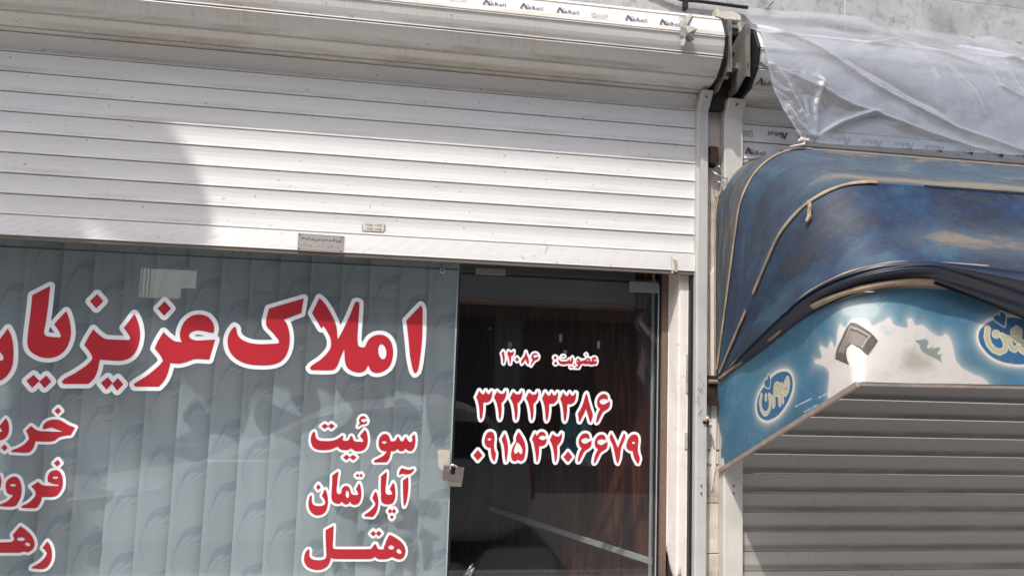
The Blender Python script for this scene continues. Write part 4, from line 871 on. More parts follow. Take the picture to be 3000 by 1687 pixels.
strip(90, .011, 1, 57); strip(73, .011, 3, 57); strip(73, .005, 57, 118, mat=m_piping)
strip(46, .013, 3, 21); strip(46, .014, 24, 57); strip(46, .005, 60, 118, mat=m_gap)
strip(24, .017, 8, 62, lift=.007); strip(20.0, .018, 38, 57, lift=.022); strip(20.1, .012, 3, 30, lift=.012); strip(24, .008, 62, 64)
Hq = hoop(46); q_ = (Hq - CAMP) @ RM; kk = int(np.argmin((1500 + F_PX * q_[:, 0] / q_[:, 1] - 2358) ** 2 + (843.5 - F_PX * q_[:, 2] / q_[:, 1] - 592) ** 2)); V0 = Hq[kk]
MB().tube([V0 + np.array((-.004, -.006, .004)), V0 + np.array((-.006, -.016, -.02)), V0 + np.array((-.014, -.024, -.055)), V0 + np.array((-.024, -.024, -.072))], [.0075, .007, .0075, .005], 6).build('loose_webbing', m_piping, aw)
for th in (90, 73, 46, 24, 20.5):
    MB().tube([p * np.array((1, .985, 1)) + np.array((.012, .006, -.004)) for p in hoop(th)[::2]], .009, 8).build('hoop_bar', m_frame, aw, smooth=True)
# slack roll of darker canvas hanging between the two lowest hoops
A, B = hoop(24.3), hoop(20.2); n = len(A); nvv = 40; V = []; D = []
for j in range(nvv):
    w = j / (nvv - 1)
    for i in range(n):
        p = A[i] * (1 - w) + B[i] * w; rho = math.hypot(p[1], p[2] - AZ); side = max(0., 1 - (p[0] - AX) / .27); g = min(1, rho / .35)
        xr = p[0]; hang = .125 * min(1, max(0, (xr - 1.56) / .40)) ** 1.1 + .05 * min(1, max(0, (xr - 1.9) / .5))
        bul = (.022 + .026 * (1 - side)) * math.sin(math.pi * min(1, w * 1.02)) ** .7 * g
        fold = .013 * g * (math.sin(w * 12.5 + xr * 2.6 + rho * 3) + .6 * abs(math.sin(w * 11 - xr * 1.9)) + .3 * math.sin(w * 33 - xr * 5)) * math.sin(math.pi * w)
        nn = np.array((-.9 * side, -1. * (1 - .5 * side), .25)); nn /= np.linalg.norm(nn)
        q = p + nn * (bul + fold); q[2] -= hang * w ** 1.1 * (1 - side) + .012 * g * side * w; q[1] -= .030 * hang / .2 * math.sin(math.pi * w) + .016 * (w > .98)
        V.append(q)
F = [(j * n + i, j * n + i + 1, (j + 1) * n + i + 1, (j + 1) * n + i) for j in range(nvv - 1) for i in range(n - 1)]
mk('canvas_roll', V, F, m_awn_dark, aw, smooth=True)
# printed valence: ruled between lowest hoop and the straight bottom bar
def top_curve(t):
    H4 = hoop(20.2, L=.965, n=60, n2=200); arc = np.concatenate([[0], np.cumsum(np.linalg.norm(np.diff(H4, axis=0), axis=1))])
    ci = 60 + 11; s = np.where(t < 1, t * arc[ci], arc[ci] + (t - 1) * 1.0 * (arc[-1] - arc[ci]))
    return np.stack([np.interp(s, arc, H4[:, k]) for k in range(3)], -1)
BW0, BC, BE = np.array((1.338, -.004, 1.192)), np.array((1.352, -.892, 1.578)), np.array((AX1, -.892, 1.604))
def bot_curve(t):
    t = t[..., None]; L = lambda q: np.where(q < 1, BW0 + (BC - BW0) * np.minimum(q, 1), BC + (BE - BC) * (q - 1))
    e0, e1 = .035, .035 * .97 / 2.9; k = np.clip((t - (1 - e0)) / (e0 + e1), 0, 1); a, b = L(np.array([1 - e0])[..., None]), L(np.array([1 + e1])[..., None])
    q = a * (1 - k) ** 2 + BC * 2 * k * (1 - k) + b * k ** 2
    return np.where((t > 1 - e0) & (t < 1 + e1), q, L(t))
def valence(t, v):
    a = top_curve(t); a = a - np.array((0, 0, .012)); b = bot_curve(t); vv = v[..., None]; p = a * (1 - vv) + b * vv
    edge = np.exp(-t / .04); p[..., 1] += -edge * (.02 * np.sin(v * 7.5) ** 2)
    return p
NS, NF, NV = 420, 860, 124
tt = np.concatenate([np.linspace(0, 1, NS), 1 + np.linspace(0, .42, NF)[1:], 1 + np.linspace(.42, 1, 60)[1:]])
T, VV = np.meshgrid(tt, np.linspace(0, 1, NV), indexing='ij'); P = valence(T, VV)
lenS, lenF = .97, BE[0] - BC[0]
SX = np.where(T < 1, T * lenS - lenS, (T - 1) * lenF); SZ = -VV * .31      # metres along the cloth, 0 at the corner
bow = .006 * np.sin(VV * math.pi) * (np.sin(SX * 6) + .6 * np.sin(SX * 15 + 1)); P[..., 1] -= bow * (SX > 0); P[..., 0] -= bow * (SX <= 0)
# where the survey photo's marks fall on the cloth
cs = (P.reshape(-1, 3) - CAMP) @ RM; PXg = 1500 + F_PX * cs[:, 0] / cs[:, 1]; PYg = 843.5 - F_PX * cs[:, 2] / cs[:, 1]
sxf, szf = SX.ravel(), SZ.ravel(); sel = sxf < 1.1
def cloth(pts, crop):
    out = []
    for x, y in pts:
        px, py = crop[0] + x / crop[2], crop[1] + y / crop[2]
        d = np.where(sel, (PXg - px) ** 2 + (PYg - py) ** 2, 1e12); k = int(np.argmin(d)); s = np.array((sxf[k], szf[k]))
        if d[k] > 9:            # mark runs past the cloth: carry on linearly
            s = s + np.array(((px - PXg[k]) / 980., -(py - PYg[k]) / 980.))
        out.append(s)
    return np.array(out)
C1, C2, C7, R6 = (2180, 1060, 7.245), (2780, 880, 7.245), (2500, 820, 4.674), (2000, 562, 2.576)
col = np.ones(SX.shape + (3,)) * np.array((.045, .140, .225))
def nz(sc, seed, o=4):
    out = np.zeros(SX.shape); g = np.random.default_rng(seed)
    for k in range(o):
        f = sc * 2 ** k; a = g.uniform(0, 6.28, 6)
        out += (np.sin(SX * f + a[0] + 1.7 * np.sin(SZ * f * .8 + a[1])) * np.sin(SZ * f * 1.3 + a[2] + 1.5 * np.sin(SX * f * .7 + a[3]))) / 1.7 ** k
    return out
n1 = nz(9, 5); col *= (1 + .12 * n1)[..., None]; col += np.clip(nz(5, 9), 0, 1)[..., None] * np.array((.01, .035, .03))
def paint(mask, c): global col; m = np.clip(mask, 0, 1)[..., None]; col = col * (1 - m) + np.array(c) * m
def sdp(pts, crop, sub=3, sharp=48): return poly_sd(SX, SZ, hermite(cloth(pts, crop), sub, sharp))
def sds(pts, crop, w_): return stroke_sd(SX, SZ, cloth(pts, crop), w_ / 2)
AA = .0016
# cream splash
splash = [(1000,1270),(1050,1245),(1035,1165),(1090,1180),(1120,1125),(1150,1175),(1185,1000),(1230,1020),(1262,970),(1320,948),(1390,955),(1435,1010),(1460,1000),(1510,975),(1560,950),(1590,1000),(1650,1020),(1695,1020),(1700,965),(1730,960),(1755,1005),(1810,1005),(1880,1060),(1950,1090),(1985,1070),(2020,1110),(2045,1190),(2060,1260),(2100,1320),(2180,1370),(2290,1420),(2330,1540),(1110,1560),(1105,1360),(1060,1310),(1000,1290)]
d = sdp(splash, R6, 4, 150); paint(.75 * np.exp(-np.clip(d, 0, 1) / .016), (.42, .47, .46)); paint(.5 - d / AA, (.60, .56, .53))
gl_ = stroke_sd(SX, SZ, cloth([(1260, 880), (1420, 900)], R6), .02); paint(.7 * np.exp(-np.clip(gl_, 0, 1) / .02), (.50, .55, .53))
paint(np.clip(nz(40, 3) - .9, 0, 1) * .25 * (d < 0), (.45, .40, .36))
choc = [(1265,985),(1300,990),(1420,1060),(1475,1125),(1450,1165),(1400,1235),(1345,1200),(1300,1165),(1270,1155),(1240,1180),(1235,1230),(1255,1305),(1150,1260),(1160,1190),(1200,1100),(1235,1030)]
paint(.5 - sdp(choc, R6) / AA, (.10, .085, .072))
paint(.5 - sdp([(1262,1045),(1395,1100),(1345,1175),(1300,1152),(1262,1145),(1232,1175),(1222,1225),(1185,1208),(1215,1130)], R6) / AA, (.20, .185, .165))
paint(.8 * (.5 - sds([(1275,1020),(1412,1085),(1355,1175)], R6, .006) / AA), (.34, .31, .28)); paint(.8 * (.5 - sds([(1270,1010),(1228,1090),(1180,1210)], R6, .005) / AA), (.30, .27, .24))
paint(.5 - sdp([(1245,1175),(1275,1148),(1305,1170),(1395,1240),(1345,1290),(1305,1312),(1265,1305),(1238,1240)], R6) / AA, (.68, .64, .58))
paint(.6 * (.5 - sdp([(860,880),(920,960),(1110,1090),(1125,1220),(950,1260),(800,1270),(620,1200),(700,950)], C7) / .02), (.40, .39, .33))
leaf = [(858,832),(880,825),(990,812),(1030,850),(1012,920),(1050,930),(1110,872),(1080,940),(1190,935),(1150,1010),(1212,1018),(1195,1055),(1215,1135),(1120,1075),(1020,1030),(930,960),(900,880)]
paint(.85 * (.5 - sdp(leaf, C7, 4, 120) / .003), (.20, .27, .24)); paint(.8 * (.5 - sds([(862, 838), (890, 842)], C7, .004) / AA), (.04, .06, .07))
paint(.5 * (.5 - sds([(410, 640), (470, 730)], C7, .018) / .012), (.38, .43, .47))
# oval brand marks
def mark(oval, heart, crop, strokes, blobs, holes):
    d = sdp(oval, crop); paint(.85 * np.exp(-np.clip(d - .008, 0, 1) / .012), (.48, .52, .48)); paint(.5 - (d - .0085) / .003, (.66, .60, .52)); paint(.5 - d / AA, (.030, .125, .245))
    e = sdp(heart, crop); paint(.5 - (e - .0038) / AA, (.60, .57, .50)); paint(.5 - e / AA, (.030, .125, .245))
    b = np.full(SX.shape, 9.)
    for s_, w_ in strokes: b = np.minimum(b, sds(s_, crop, w_ * 1.18))
    for p_ in blobs: b = np.minimum(b, sdp(p_, crop))
    paint(.5 - (b - .0032) / AA, (.62, .60, .52)); paint(.5 - b / AA, (.46, .42, .27))
    for s_, w_ in holes: paint(.5 - sds(s_, crop, w_) / AA, (.60, .57, .48))
mark([(590,330),(720,235),(860,200),(950,225),(1010,310),(1035,450),(1020,600),(960,780),(860,960),(740,1110),(600,1210),(480,1240),(370,1200),(300,1110),(270,980),(280,830),(330,660),(420,520)],
     [(520,265),(545,300),(555,400),(543,545),(480,545),(435,500),(430,420),(460,382),(495,365),(500,300)], C1,
     [([(372,705),(345,850),(365,1000),(425,1105),(490,1085),(550,980),(548,850),(528,705)], .0085), ([(462,715),(462,790)], .0095), ([(560,730),(600,780),(620,930)], .011), ([(650,620),(640,760),(640,900)], .010), ([(745,770),(760,880)], .013), ([(810,700),(825,830)], .009), ([(930,350),(945,450),(925,600),(870,680)], .0095), ([(915,355),(860,470),(830,600),(870,680)], .0095), ([(790,470),(770,560),(800,700)], .008)],
     [ell(703, 570, 72, 145)], [([(712, 530), (716, 640)], .0035), ([(895, 480), (890, 530)], .0035), ([(650, 790), (620, 870)], .003), ([(760, 800), (720, 720)], .0025)])
mark([(920,415),(1250,360),(1594,395),(1900,480),(2150,640),(2250,850),(2200,1080),(2000,1250),(1594,1345),(1350,1345),(1100,1290),(900,1180),(760,1050),(660,900),(630,760),(660,630),(750,520)],
     [(1130,238),(1180,270),(1208,350),(1200,470),(1180,558),(1050,480),(975,420),(952,360),(975,312),(1030,308),(1092,328),(1075,285),(1098,245)], C2,
     [([(825,590),(800,760),(850,930),(950,1050),(1080,1100),(1180,1060),(1215,950),(1190,830),(1135,755)], .013), ([(1000,710),(1005,715)], .020), ([(1150,770),(1260,800),(1290,900),(1330,1010),(1400,1040),(1470,980)], .012), ([(1360,740),(1360,640),(1430,590),(1500,640),(1500,760),(1440,820)], .011), ([(1400,800),(1480,880),(1594,900)], .012), ([(1540,1050),(1594,1080),(1680,1060)], .014), ([(1700,700),(1750,900),(1850,950),(1950,850),(1900,700),(1780,640)], .013)],
     [], [([(1440, 720), (1450, 800)], .003)])
# small lines of print and scuffs
g = np.random.default_rng(4)
for (a, b) in (((2330, 1190), (2378, 1166)), ((2398, 1164), (2436, 1144)), ((2356, 1206), (2396, 1184))):
    q = cloth([a, b], (0, 0, 1)); L = np.linalg.norm(q[1] - q[0]); k = 0
    while k < L:
        p = q[0] + (q[1] - q[0]) * k / L; m = np.hypot(SX - p[0], (SZ - p[1]) * .8) - g.uniform(.0012, .0026); paint(.75 * (.5 - m / AA), (.55, .60, .60)); k += .0052
q = cloth([(2096, 1258), (2110, 1325)], (0, 0, 1))
for k in np.linspace(0, 1, 22): p = q[0] + (q[1] - q[0]) * k; paint(.6 * (.5 - (np.hypot(SX - p[0], SZ - p[1]) - .0012) / AA), (.5, .55, .56))
for _ in range(26):
    c_ = cloth([(g.uniform(2420, 2600), g.uniform(850, 905))], (0, 0, 1))[0]; a_ = g.uniform(-.3, .9); L = g.uniform(.006, .03)
    paint(.45 * (.5 - stroke_sd(SX, SZ, [(c_[0], c_[1]), (c_[0] + L * math.cos(a_), c_[1] + L * math.sin(a_))], .0006) / AA), (.5, .5, .44))
n_u = len(tt); fa = grid_faces(n_u, NV)
vo = mk('printed_valence', P.reshape(-1, 3), fa, None, aw, smooth=True, mats=[None])
vm = Mat('printed_vinyl'); at = vm.n('ShaderNodeAttribute'); at.attribute_name = 'print'
gr = vm.noise(vm.coord(), 26, 6, .7); c_ = vm.mix(vm.ramp(gr, [(.5, 0.), (.8, .35)]), at.outputs['Color'], (.30, .27, .23))
vo.data.materials.clear(); vo.data.materials.append(vm.done(vm.bsdf(c_, .42, 0, .45, bump=vm.noise(vm.coord(), 7, 4), bs=.25, bd=.01)))
ca = vo.data.color_attributes.new('print', 'FLOAT_COLOR', 'POINT'); ca.data.foreach_set('color', np.concatenate([np.clip(col, 0, 1).reshape(-1, 3), np.ones((n_u * NV, 1))], 1).astype(np.float32).ravel())
def flatbar(a, b, h, t, name):
    a, b = np.array(a, float), np.array(b, float); d = b - a; L = np.linalg.norm(d); d /= L; s = np.cross(d, (0, 0, 1)); s /= np.linalg.norm(s); u = np.cross(s, d)
    V = [p + s * i * t / 2 + u * j for p in (a, b) for i in (-1, 1) for j in (0, -h)]
    return MB().add(V, [(0, 1, 3, 2), (4, 6, 7, 5), (0, 4, 5, 1), (2, 3, 7, 6), (0, 2, 6, 4), (1, 5, 7, 3)]).build(name, m_frame, aw)
flatbar(BW0 + np.array((-.008, .01, -.001)), BC + np.array((.002, .002, -.001)), .014, .012, 'bottom_bar'); flatbar(BC + np.array((.006, .008, -.002)), BE + np.array((0, .008, -.002)), .010, .012, 'bottom_bar')
# pivots, ties and bolts on the pillar
br = thing('awning_bracket', 'rusty red brown bracket on the pillar where the awning bars meet', 'bracket', (1.30, -.01, 1.5), group='rusty brackets on the pillar')
MB().box(1.272, 1.318, -.016, .021, 1.452, 1.575).build('bracket_block', m_rust, br, bevel=.002)
MB().tube([(1.27, -.02, 1.55), (1.33, -.02, 1.55)], .009, 10).build('pivot_pin', m_steel, br)
b2 = thing('awning_bracket', 'rusty open box bracket high on the pillar above the tying wires', 'bracket', (1.29, -.01, 2.52), group='rusty brackets on the pillar')
zc0, zc1 = wz(2085, 490), wz(2085, 434)
MB().prism([(1.268, zc1), (1.304, zc1 - .002), (1.312, zc0 + .03), (1.304, zc0), (1.286, zc0 + .004), (1.268, zc0 + .014)], -.03, .021, 'y').build('bracket_block', m_rust, b2, bevel=.002)
def wire(pts, label):
    P = [WY(a, b, c) for a, b, c in pts]; o = MB().tube(P, .0022, 8).build('tie_wire', m_wire, smooth=True); tag(o, label, 'wire', 'tie wires beside the awning')
wire([(2098, 484, -.03), (2106, 488, -.045), (2116, 492, -.05)], 'short bright wire end by the upper rusty bracket')
wire([(2082, 494, -.01), (2085, 500, -.03), (2095, 508, -.05), (2112, 517, -.06), (2126, 524, -.05), (2132, 520, -.02)], 'long bent bright wire holding the awning to the pillar, middle of three')
wire([(2093, 528, -.01), (2100, 532, -.03), (2116, 537, -.05), (2124, 532, -.03)], 'lowest bright wire hooked round the awning edge')
bt = thing('bolt_cluster', 'dark bolt with pale nuts fixed on the rail below the awning pivot', 'bolt', tuple(WY(2072, 1238, -.03)))
for x, y, r, m_ in ((2064, 1236, .008, m_rust), (2073, 1224, .007, m_paper), (2080, 1241, .007, m_paper), (2073, 1238, .008, m_black), (2079, 1230, .005, m_paper), (2082, 1248, .006, m_steel)):
    q = WY(x, y, -.03); MB().tube([q + np.array((0, .03, 0)), q, q - np.array((0, .006, 0))], [r * .8, r, r * .6], 7).build('nut', m_, bt)
# pencilled marks on the rail, sticker scrap on the pillar
C9 = (2000, 980, 3.15); rs = lambda x, y, Yp: WY(C9[0] + x / C9[2], C9[1] + y / C9[2], Yp)
pen('pencil_mark', [[(150, 370), (160, 385), (150, 400)], [(165, 405), (180, 440), (200, 475)], [(140, 490), (165, 530)], [(165, 480), (180, 500), (160, 520), (175, 545), (150, 500)], [(175, 505), (195, 545)], [(112, 605), (160, 650), (150, 600)], [(135, 575), (155, 600)], [(145, 560), (152, 575)], [(150, 740), (170, 700), (180, 690), (165, 730), (185, 755)], [(155, 720), (150, 760)]], m_blackp, sh1, -.0285, .0013, rs)
pen('pencil_mark', [[(90, 1328), (155, 1326)]], plain('blue_pen', (.06, .16, .30), .6), sh1, -.0285, .0012, rs); pen('pencil_mark', [[(470, 1330), (525, 1330)]], bpy.data.materials['blue_pen'], sh2, -.0305, .0012, rs)
sc2 = thing('number_sticker', 'torn paper strip with printed digits on the pillar under the awning corner', 'sticker', tuple(rs(285, 1225, .018)))
quad_obj('sticker_strip', [(222, 1180), (352, 1185), (350, 1225), (300, 1248), (258, 1245), (225, 1215)], m_paper, sc2, .0172, .0006, rs)
pen('sticker_digits', [[(x / 1., y / 1.) for x, y in s_] for s_ in numerals('915202229', 226, 1188, 13.5, 24)], m_blackp, sc2, .0168, .0028, rs)
# ------------------------------------------------------------------ clear plastic sheet tied over the housing
nu, nv = 230, 150
LEd = [(0, 1.400, -.012, 3.192), (.16, 1.405, -.10, 3.10), (.34, 1.412, -.205, 2.985), (.5, wx(2250, 200, -.225), -.225, wz(2250, 200, -.225)), (.66, wx(2266, 262, -.235), -.235, wz(2266, 262, -.235)), (.82, wx(2292, 318, -.25), -.25, wz(2292, 318, -.25)), (1, wx(2352, 414, -.285), -.285, wz(2352, 414, -.285))]
LE = np.array(LEd); vs_ = np.linspace(0, 1, nv); us = np.linspace(0, 1, nu) ** 1.25
top_z = lambda x: np.interp(x, [1.4,1.5,1.58,1.8,2.02,2.10,2.2,2.31,2.54,2.66,2.84,3.6], [3.192,3.200,3.194,3.210,3.208,3.178,3.181,3.18,3.171,3.186,3.163,3.15])
XE = 3.6
U, Vv = np.meshgrid(us, vs_, indexing='ij')
lx, ly, lz = [np.interp(Vv, LE[:, 0], LE[:, k]) for k in (1, 2, 3)]
X = lx + (XE - lx) * U
zt = top_z(X); zl = 2.995 - .012 * (X - 1.4); zb = np.interp(X, [1.5, 1.62, 2.6, 3.6], [2.53, 2.508, 2.530, 2.53])
cy = np.interp(Vv, [0, .12, .34, .6, 1], [-.012, -.09, -.212, -.25, -.292]); kz = np.interp(Vv, [0, .12, .34], [0, .42, 1])
cz = np.where(Vv < .34, zt + (zl - zt) * kz, zl + (zb - zl) * (Vv - .34) / .66)
k = np.clip(U / .10, 0, 1) ** .8
Y = ly * (1 - k) + cy * k; Z = lz * (1 - k) + cz * k
def ridge(pts, amp, wd, pl=-.22, one=0):
    q = np.array([WY(a, b, pl)[[0, 2]] for a, b in pts]); d = np.full(X.shape, 9.); sg = np.zeros(X.shape); fade = np.zeros(X.shape); n = len(q) - 1
    for i in range(n):
        e = q[i + 1] - q[i]; l2 = e @ e; t = np.clip(((X - q[i][0]) * e[0] + (Z - q[i][1]) * e[1]) / l2, 0, 1)
        dx, dz = X - q[i][0] - t * e[0], Z - q[i][1] - t * e[1]; dd = np.hypot(dx, dz); m = dd < d; d = np.where(m, dd, d); sg = np.where(m, e[0] * dz - e[1] * dx, sg); fade = np.where(m, (i + t) / n, fade)
    d = np.where(sg * one > 0, d * 2.6, d) if one else d
    return amp * np.exp(-d / wd) * (np.sin(np.pi * np.clip(fade, .06, .94)) ** .5), d, sg
disp = np.zeros(X.shape)
R_ = [([(2180, 24), (2260, 70), (2400, 150), (2560, 270), (2780, 390), (3000, 470)], .026, .020, 1), ([(2255, 190), (2330, 235), (2470, 320), (2700, 405), (2900, 468)], .016, .016, 1),
      ([(2358, 412), (2330, 330), (2300, 250), (2262, 190)], .014, .010, 0), ([(2362, 410), (2375, 320), (2395, 250), (2385, 235)], .016, .009, 0), ([(2395, 248), (2420, 282)], .016, .012, 0),
      ([(2368, 415), (2440, 375), (2500, 355), (2550, 343)], .020, .010, 0), ([(2855, 110), (2930, 150), (3000, 190), (3100, 250)], .03, .014, 1), ([(2670, 88), (2590, 120), (2530, 130)], .018, .02, 0), ([(2660, 88), (2760, 150), (2900, 200)], .012, .02, 0),
      ([(2730, 200), (2745, 250)], .010, .008, 0), ([(2780, 190), (2840, 270), (2862, 345)], .010, .010, 0), ([(2900, 195), (2925, 260), (2990, 300)], .012, .010, 0), ([(2950, 190), (2985, 280), (3010, 320)], .012, .010, 0), ([(2480, 180), (2600, 250), (2740, 345)], -.020, .035, 0),
      ([(2360, 418), (2320, 370), (2300, 320)], .016, .012, 0), ([(2362, 416), (2350, 360), (2345, 300)], .012, .010, 0)]
crest = np.zeros(X.shape); tri_ = np.exp(-np.clip(X - 1.60, 0, 9) / .05) * np.clip((2.86 - Z) / .05, 0, 1)
for pts, a, w_, on in R_:
    r_0, d_0, _s = ridge(pts, a, w_, one=on); disp += r_0; crest = np.maximum(crest, np.exp(-(d_0 / (.014 if pts[-1] == (2550, 343) else .006)) ** 2) * np.clip(abs(a) / .016, .3, 1))
disp += .003 * tri_ * np.abs(np.sin(X * 60 + 4 * np.sin(Z * 23))) * np.abs(np.sin(Z * 47 + X * 30 + 2 * np.sin(X * 35)))
for a, f, q, p in ((.005, 7, 11, 0), (.0025, 17, 13, 1.2), (.0008, 41, 29, .4)): disp += a * np.sin(X * f + 2.2 * np.sin(Z * q * .6 + p)) * np.sin(Z * q + p + 1.4 * np.sin(X * f * .5))
pin = np.clip(Vv / .05, 0, 1) * np.clip((1 - Vv) / .03, .12, 1) * np.clip(np.hypot(X - LE[-1, 1], Z - LE[-1, 3]) / .12, .12, 1)
Y -= disp * pin * .9; Z += disp * pin * .3
tie = ridge([(2255, 190), (2330, 235), (2470, 320), (2700, 405), (2900, 468), (3100, 500)], 1, 1)
below = 1 / (1 + np.exp(tie[2] * 260 / .35)); below2 = 1 / (1 + np.exp(-tie[2] * 260 / .35)); lowm = below if below[60, -3] > below2[60, -3] else below2
def zone(px, py, rx, ry): q = WY(px, py, -.15); return np.exp(-(((X - q[0]) / rx) ** 2 + ((Z - q[2]) / ry) ** 2) ** 1.5)
q_ = ridge([(2255, 190), (2330, 235), (2470, 320), (2700, 405), (2900, 468), (3300, 530)], 1, 1)
sgn = np.sign(q_[2][np.unravel_index(np.argmin(np.hypot(X - 1.85, Z - 2.56)), X.shape)])
low = 1 / (1 + np.exp(-sgn * q_[2] * 400))
opa = .64 - .36 * low; tri = 1 / (1 + np.exp(np.clip((X - (1.60 - .12 * (2.98 - Z) / .45 + .16 * np.clip((2.98 - Z) / .45, 0, 1) * 0)) * 60, -40, 40))) * (Z < 2.99); opa -= .16 * tri * (low < .5); opa -= .50 * zone(2500, 88, .10, .035); opa -= .42 * zone(2400, 55, .30, .045); opa += .25 * zone(2480, 100, .16, .028)
opa += .05 * np.sin(X * 31 + 3 * np.sin(Z * 17)) * np.sin(Z * 41 + X * 5) * .5
opa += .40 * crest + .30 * np.exp(-U / .006) * (Vv > .3); opa = np.clip(opa, .10, .95)  # crests and hem more opaque: bright glints put into the opacity
ps_ = Mat('plastic_film'); at = ps_.n('ShaderNodeAttribute'); at.attribute_name = 'opacity'
nzf = ps_.noise(ps_.coord('Object', (3, 3, 6)), 6, 7, .7, .8); nzs = ps_.noise(ps_.coord('Object', (5, 2, 4)), 3, 4, .5, 1.5)
colr = ps_.ramp(nzf, [(.3, (.47, .485, .52)), (.6, (.56, .585, .64))])
df = ps_.bsdf(colr, .22, 0, .8, bump=nzs, bs=.12, bd=.01, Coat_Weight=.8, Coat_Roughness=.05); tlc = ps_.n('ShaderNodeBsdfTranslucent'); ps_.l(colr, tlc.inputs[0])
m1 = ps_.n('ShaderNodeMixShader'); m1.inputs[0].default_value = .45; ps_.l(df.outputs[0], m1.inputs[1]); ps_.l(tlc.outputs[0], m1.inputs[2])
trn = ps_.n('ShaderNodeBsdfTransparent'); gls = ps_.n('ShaderNodeBsdfGlossy'); gls.inputs['Roughness'].default_value = .08
m0 = ps_.n('ShaderNodeMixShader'); m0.inputs[0].default_value = .14; ps_.l(trn.outputs[0], m0.inputs[1]); ps_.l(gls.outputs[0], m0.inputs[2])
al = ps_.math('MULTIPLY', at.outputs['Fac'], ps_.ramp(nzs, [(.2, .86), (.6, 1.)]))
m2 = ps_.n('ShaderNodeMixShader'); ps_.l(al, m2.inputs[0]); ps_.l(m0.outputs[0], m2.inputs[1]); ps_.l(m1.outputs[0], m2.inputs[2])
Vp = np.stack([X, Y, Z], -1).reshape(-1, 3)
shp = thing('plastic_sheet', 'cloudy clear plastic sheet tied from the wall down to the blue awning', 'plastic sheet', (2.4, -.15, 3.1))
po = mk('plastic_film', Vp, grid_faces(nu, nv), ps_.done(m2), shp, smooth=True)
a_ = po.data.attributes.new('opacity', 'FLOAT', 'POINT'); a_.data.foreach_set('value', opa.ravel().astype(np.float32))
kn = LE[-1, 1:]
m = MB(); m.tube([kn + np.array((-.022, -.004, -.004)), kn + np.array((-.012, -.01, .004)), kn + np.array((.0, -.012, .0)), kn + np.array((.014, -.006, .002)), kn + np.array((.02, 0, -.006))], [.004, .010, .007, .010, .004], 8)
m.tube([kn + np.array((0, -.01, 0)), kn + np.array((-.004, -.016, -.018)), kn + np.array((-.06, -.01, -.03))], [.006, .005, .003], 6); m.build('knot', plain('pink_string', (.62, .52, .48), .6), shp)
for px, py in ((2655, 86), (2850, 110), (2985, 126), (2186, 24)):
    q = WY(px, py, -.012); MB().tube([q + np.array((-.012, .004, .004)), q + np.array((0, -.006, 0)), q + np.array((.012, .004, -.004))], .003, 6).build('string_tie', m_piping, shp)
# ------------------------------------------------------------------ things on the wall above
cab = MB().tube([WY(a, b, -.02) for a, b in ((1850, -60), (1960, -12), (1995, 0), (2060, 6), (2120, 14), (2165, 20), (2190, 23))], .0075, 10).build('power_cable', m_black, smooth=True)
tag(cab, 'black cable running along the wall above the shutter housing', 'cable')
q = WY(2009, 8, -.02); ck = MB().box(q[0] - .008, q[0] + .008, -.03, 0, q[2] - .03, q[2] + .02).build('cable_clip', m_black, bevel=.002); tag(ck, 'black clip holding the cable to the wall above the housing', 'clip')
hk = thing('wall_hook', 'small dark hook with wire end on the grey wall above the plastic', 'hook', tuple(WY(2248, 25, 0)))
q = WY(2248, 25, -.004); MB().tube([q + np.array((0, .006, 0)), q, q + np.array((0, -.008, 0))], [.012, .014, .008], 9).build('hook_base', m_grayp, hk)
MB().tube([q, WY(2262, 10, -.02), WY(2267, 5, -.02)], .002, 6).build('hook_wire', m_gap, hk)
sk = MB().box(-2.5, 1.398, -.03, -.0005, 3.088, 3.100).build('ledge_strip', plain('beige_ledge', (.55, .49, .42), .7, var=.2, nscale=14), bld)
MB().prism([(1.30, 3.105), (1.40, 3.112), (1.398, 3.135), (1.36, 3.148), (1.31, 3.142), (1.285, 3.155), (1.29, 3.118)], -.05, -.001, 'y').build('broken_render', m_plaster, bld, bevel=.003)
MB().box(1.30, 1.40, -.02, .1, 3.055, 3.10).build('recess_edge', m_gap, bld)

# ------------------------------------------------------------------ the street behind the camera (seen mirrored in the glass)
def RF(px, py, Yp):
    d = ray(px, py); t = (YG - CAMP[1] + YG - Yp) / d[1]; return CAMP[0] + d[0] * t, CAMP[2] + d[2] * t
YB = -11.5
gL, gR = RF(372, 820, YB)[0], RF(575, 820, YB)[0]; gT, gB = RF(430, 778, YB)[1], RF(430, 866, YB)[1]
def brick():
    M = Mat('yellow_brick'); v = M.coord('Object'); mp = M.n('ShaderNodeMapping'); mp.inputs['Rotation'].default_value = (math.radians(90), 0, 0); M.l(v, mp.inputs[0])
    b = M.n('ShaderNodeTexBrick'); b.inputs['Scale'].default_value = 4.2; b.inputs['Color1'].default_value = (.42, .33, .23, 1); b.inputs['Color2'].default_value = (.34, .26, .18, 1); b.inputs['Mortar'].default_value = (.14, .13, .12, 1); b.inputs['Mortar Size'].default_value = .03
    M.l(mp.outputs[0], b.inputs[0]); return M.done(M.bsdf(b.outputs[0], .9))
m_brick = brick(); m_shopd = plain('far_shop_dark', (.05, .05, .055), .4); m_conc = plain('far_render', (.42, .39, .35), .9)
